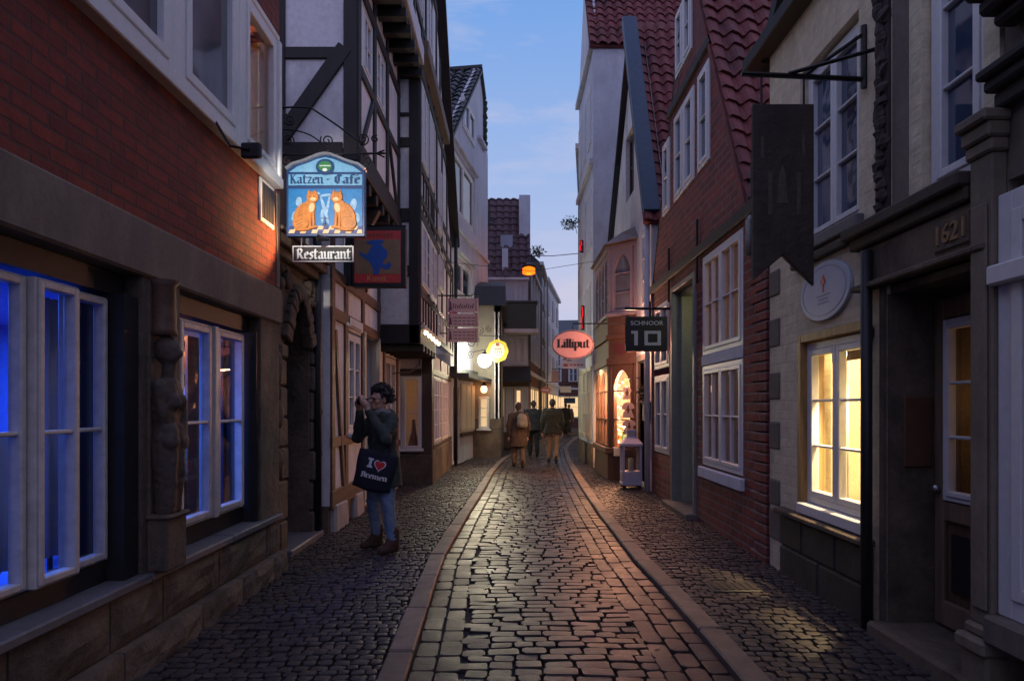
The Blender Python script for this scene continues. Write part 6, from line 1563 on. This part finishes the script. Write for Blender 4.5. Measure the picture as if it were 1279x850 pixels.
m.add(vsf+vsb,fs); bagm=m.build('bag_body',M['navy_cloth'],TB,smooth=True)
def bagd(x,y): 
    X,Y=x/W_,y/H_2; return .006+.045*(1-X*X)*(1-.6*max(Y,0))*(1-Y**4*.4)+.006*math.sin(X*7+Y*3)+.002
class OnBag:
    def p(s,u,v,d=0): return G.p(u,v,d+bagd(u,v))
OB=OnBag(); M['print_white']=plain('white bag print',(.70,.70,.70),.8,0,.12,60); M['print_red']=plain('red bag print',(.60,.02,.03),.8)
m=MB(); m.box(OB,-.078,-.050,.035,.115,0,.003); m.box(OB,-.092,-.036,.105,.123,0,.0032); m.box(OB,-.092,-.036,.026,.044,0,.0032); m.build('print_letter',M['print_white'],TB)
hp=lambda k:[(.035+k*.0034*16*math.sin(t)**3*.92, .068+k*.0034*(13*math.cos(t)-5*math.cos(2*t)-2*math.cos(3*t)-math.cos(4*t))) for t in [2*math.pi*i/32 for i in range(32)]]
MB().prism(OB,hp(1.22),0,.002).build('heart_outline',M['print_white'],TB); MB().prism(OB,hp(1.0),.0021,.0035).build('printed_heart',M['print_red'],TB)
penned('Bremen',OB,.0,-.078,.036,.27,0,.003,M['print_white'],'lettering',TB,(.12,.08))
sh_=V((PXX+.13,PY-.10,1.44))
for i,x in enumerate((-.11,.10)):
    MB().tube([G.p(x,.19,.0),G.p(x,.19,0).lerp(sh_,.5)+V((0,-.05,0)),sh_+V((0,-.03,.03)),sh_+V((.03,.10,.0))],.011,6).build('strap',M['navy_cloth'],TB)

# ---- walkers seen from behind
def walker(loc, yaw, label, h, coat_c, leg_c, hair_c, shoe_c, long=False, stride=.10, bulky=1.0, hood=False, dark=False, group=None):
    k=h/1.73; P=thing('person',label,'person',(0,0,0))
    hd=V((0,.03,1.60)); hc,hb=head(hd); s=stride
    Lh,Rh=V((-.25,.05-s*.4,.80)),V((.25,.03+s*.4,.80))
    hl,b1=hand(Lh,(0,.15,-1),(-1,0,0),(0,1,0),1,.5); hr,b2=hand(Rh,(0,.15,-1),(1,0,0),(0,1,0),1,.5)
    K=lambda ch:[([V(p)*k for p in ps],[r*k for r in rs]) for ps,rs in ch]
    KB=lambda bl:[(V(c)*k,tuple(x*k for x in r)) for c,r in bl]
    KL=lambda rings:[[((c[0]*k,c[1]*k,c[2]*k),rx*k,ry*k,yw) for c,rx,ry,yw in rings]]
    legs=[[V((-.09,0,.90)),V((-.10,s*.8+.02,.50)),V((-.10,s*.9,.10))],[V((.09,0,.90)),V((.10,-s*.2+.02,.50)),V((.10,-s*1.1,.11))]]
    blob('body',P,K(hc+hl+hr+[([V((0,-.01,1.40)),V((0,.01,1.5)),hd],[.06,.055,.05]),([V((-.18,0,1.4)),V((-.27,-.02,1.1)),Lh],[.045,.035,.026]),([V((.18,0,1.4)),V((.27,-.02,1.1)),Rh],[.045,.035,.026])]+[(l+[l[2]+V((0,.1,-.06))],[.08,.05,.036,.03]) for l in legs]),
      KL([((0,0,.82),.15,.10,0),((0,0,1.05),.14,.09,0),((0,0,1.3),.17,.1,0),((0,0,1.42),.13,.07,0)]),KB(hb+b1+b2),M['skin'],.010,2,loc=(0,0,0))
    zb=.56 if long else .80; b=bulky
    blob('coat',P,K([([V((-.18,0,1.385)),V((-.262,-.02,1.10)),Lh+V((0,0,.05))],[.078*b,.066*b,.05]),([V((.18,0,1.385)),V((.262,-.02,1.10)),Rh+V((0,0,.05))],[.078*b,.066*b,.05])]),
      KL([((0,0,zb),.225*b,.17*b,0),((0,0,.95),.20*b,.15*b,0),((0,0,1.1),.195*b,.14*b,0),((0,0,1.3),.215*b,.135*b,0),((0,0,1.40),.19*b,.11*b,0),((0,0,1.475),.085,.08,0)]),KB([((0,-.06,1.43),(.11,.055,.06))]),cloth('coat cloth %s'%label[:14],coat_c),.013,4,loc=(0,0,0)); folds([o for o in scene.objects if o.parent==P and o.name.startswith('coat')][0],.035,.02)
    blob('trousers',P,K([(l[:2]+[l[2]+V((0,0,.03))],[.105,.08,.064]) for l in legs]),KL([((0,0,.74),.165,.12,0),((0,0,.9),.165,.115,0)]),(),cloth('trouser cloth %s'%label[:14],leg_c),.012,3,loc=(0,0,0)); folds([o for o in scene.objects if o.parent==P and o.name.startswith('trousers')][0],.025,.02)
    for l in legs:
        a_=l[2]; blob('shoe',P,K([([a_+V((0,-.01,.06)),a_+V((0,-.02,-.04))],[.052,.05]),([a_+V((0,.01,.02)),V((a_.x,a_.y+.08,.055))],[.046,.046]),([V((a_.x,a_.y-.04,.042)),V((a_.x,a_.y+.08,.042)),V((a_.x,a_.y+.16,.036))],[.042,.046,.036])]),(),(),cloth('shoe leather %s'%label[:14],shoe_c),.010,2,loc=(0,0,0))
    blob('hair',P,(),(),KB([(hd+V((0,-.018,.03)),(.086,.098,.10)),(hd+V((0,-.055,-.03)),(.07,.055,.07))]),mottled('hair %s'%label[:12],hair_c,.4,30,.6,.5,90),.009,2,loc=(0,0,0))
    P.location=loc; P.rotation_euler=(0,0,yaw); 
    P['group']=group or 'walkers along the lane'
    return P
def at(px,py,z=.02):
    Y=853*(1.55-z)/(py-508); return V(((px-640)*Y/853,Y,z))
pw=at(648,583.5); WB2=walker(pw,R(6),'walker in a long olive brown coat with a pale backpack, seen from behind',1.66,(.085,.065,.045),(.16,.13,.09),(.09,.06,.045),(.03,.02,.016),True,.11,1.08)
BP=thing('backpack','pale grey green backpack on the back of the walker in the olive coat','backpack',(0,0,0))
blob('pack_body',BP,(),[[((.07,-.21,1.02),.13,.075,0),((.07,-.225,1.1),.145,.095,0),((.07,-.215,1.28),.125,.085,0),((.07,-.19,1.37),.07,.05,0)]],[((.07,-.285,1.10),(.10,.045,.08))],cloth('pale pack cloth',(.26,.27,.22)),.011,4,loc=(0,0,0))
for x in (-.02,.15): MB().tube([(x,-.18,1.36),(x,-.06,1.475),(x,.10,1.38),(x,.14,1.2)],.016,6).build('strap',M['black_paint'],BP,loc=(0,0,0))
MB().tube([(.0,-.30,1.18),(.14,-.30,1.18)],.006,5).build('zip',M['black_paint'],BP,loc=(0,0,0))
BP.location=WB2.location; BP.rotation_euler=WB2.rotation_euler
walker(at(690.5,578),R(-4),'walker in a dark olive jacket and khaki trousers, seen from behind',1.76,(.030,.036,.026),(.25,.20,.14),(.03,.022,.018),(.012,.011,.011),False,.10,1.22)
walker(at(667,569),R(3),'walker in all dark clothes between the backpack wearer and the khaki trousers',1.74,(.02,.021,.028),(.018,.02,.026),(.025,.02,.018),(.01,.01,.01),False,.12,1.1)
walker(V((3.02,38.5,.02)),R(-25),'tiny dark coated walker far down the lane, right of the khaki trousers',1.75,(.02,.02,.024),(.03,.03,.04),(.02,.017,.015),(.01,.01,.01),True,.1,1.1)
walker(V((3.42,41.0,.02)),R(-25),'tiny farthest walker in a grey jacket at the bend of the lane',1.70,(.08,.08,.09),(.03,.03,.04),(.05,.035,.025),(.01,.01,.01),False,.1,1.05)
EXPO=0.18
# ================================================================== SKY, CAMERA, RENDER
w=bpy.data.worlds.new('World'); scene.world=w; w.use_nodes=True; nt=w.node_tree; bg=nt.nodes['Background']
tc=N(nt,'ShaderNodeTexCoord'); sp=N(nt,'ShaderNodeSeparateXYZ'); nt.links.new(tc.outputs['Generated'],sp.inputs[0])
grad=ramp(nt,sp.outputs['Z'],[(0,(.52,.53,.66)),(.15,(.46,.51,.71)),(.32,(.31,.43,.71)),(.52,(.16,.33,.70)),(1,(.36,.38,.78))])
mp=N(nt,'ShaderNodeMapping'); mp.inputs['Scale'].default_value=(1.2,1.2,4.5); nt.links.new(tc.outputs['Generated'],mp.inputs['Vector'])
cn=noise(nt,mp.outputs[0],2.2,7,.6)
cl_=ramp(nt,cn,[(.40,(0,0,0)),(.64,(.85,.85,.85))])
col=mixc(nt,cl_,grad,(.55,.53,.67))
# the part of the sky behind the camera still holds the afterglow
my=N(nt,'ShaderNodeMapRange'); my.inputs[1].default_value=.2; my.inputs[2].default_value=-.9; my.inputs[3].default_value=0; my.inputs[4].default_value=1; nt.links.new(sp.outputs['Y'],my.inputs[0])
col=mixc(nt,my.outputs[0],col,(.38,.38,.66))
sky=N(nt,'ShaderNodeTexSky'); sky.sky_type='NISHITA'; sky.sun_disc=False; sky.sun_elevation=R(-3); sky.sun_rotation=R(180)
skx=mixc(nt,.05,(0,0,0),sky.outputs[0]); col=mixc(nt,1.0,col,skx,'ADD')
nt.links.new(col,bg.inputs['Color']); bg.inputs['Strength'].default_value=1.0
cam=bpy.data.cameras.new('camera'); co=bpy.data.objects.new('camera',cam); COL.objects.link(co); scene.camera=co
cam.sensor_width=36; cam.lens=24; cam.clip_start=.05; cam.clip_end=600
co.location=(0,0,1.55); co.rotation_euler=(R(90),0,0); cam.shift_x=0; cam.shift_y=83/1279
scene.render.engine='CYCLES'
scene.cycles.use_denoising=True; scene.cycles.max_bounces=6; scene.cycles.transparent_max_bounces=8; scene.cycles.sample_clamp_indirect=4; scene.cycles.caustics_reflective=False; scene.cycles.caustics_refractive=False
vs_=scene.view_settings; vs_.view_transform='Standard'; vs_.look='None'; vs_.exposure=EXPO; vs_.gamma=1
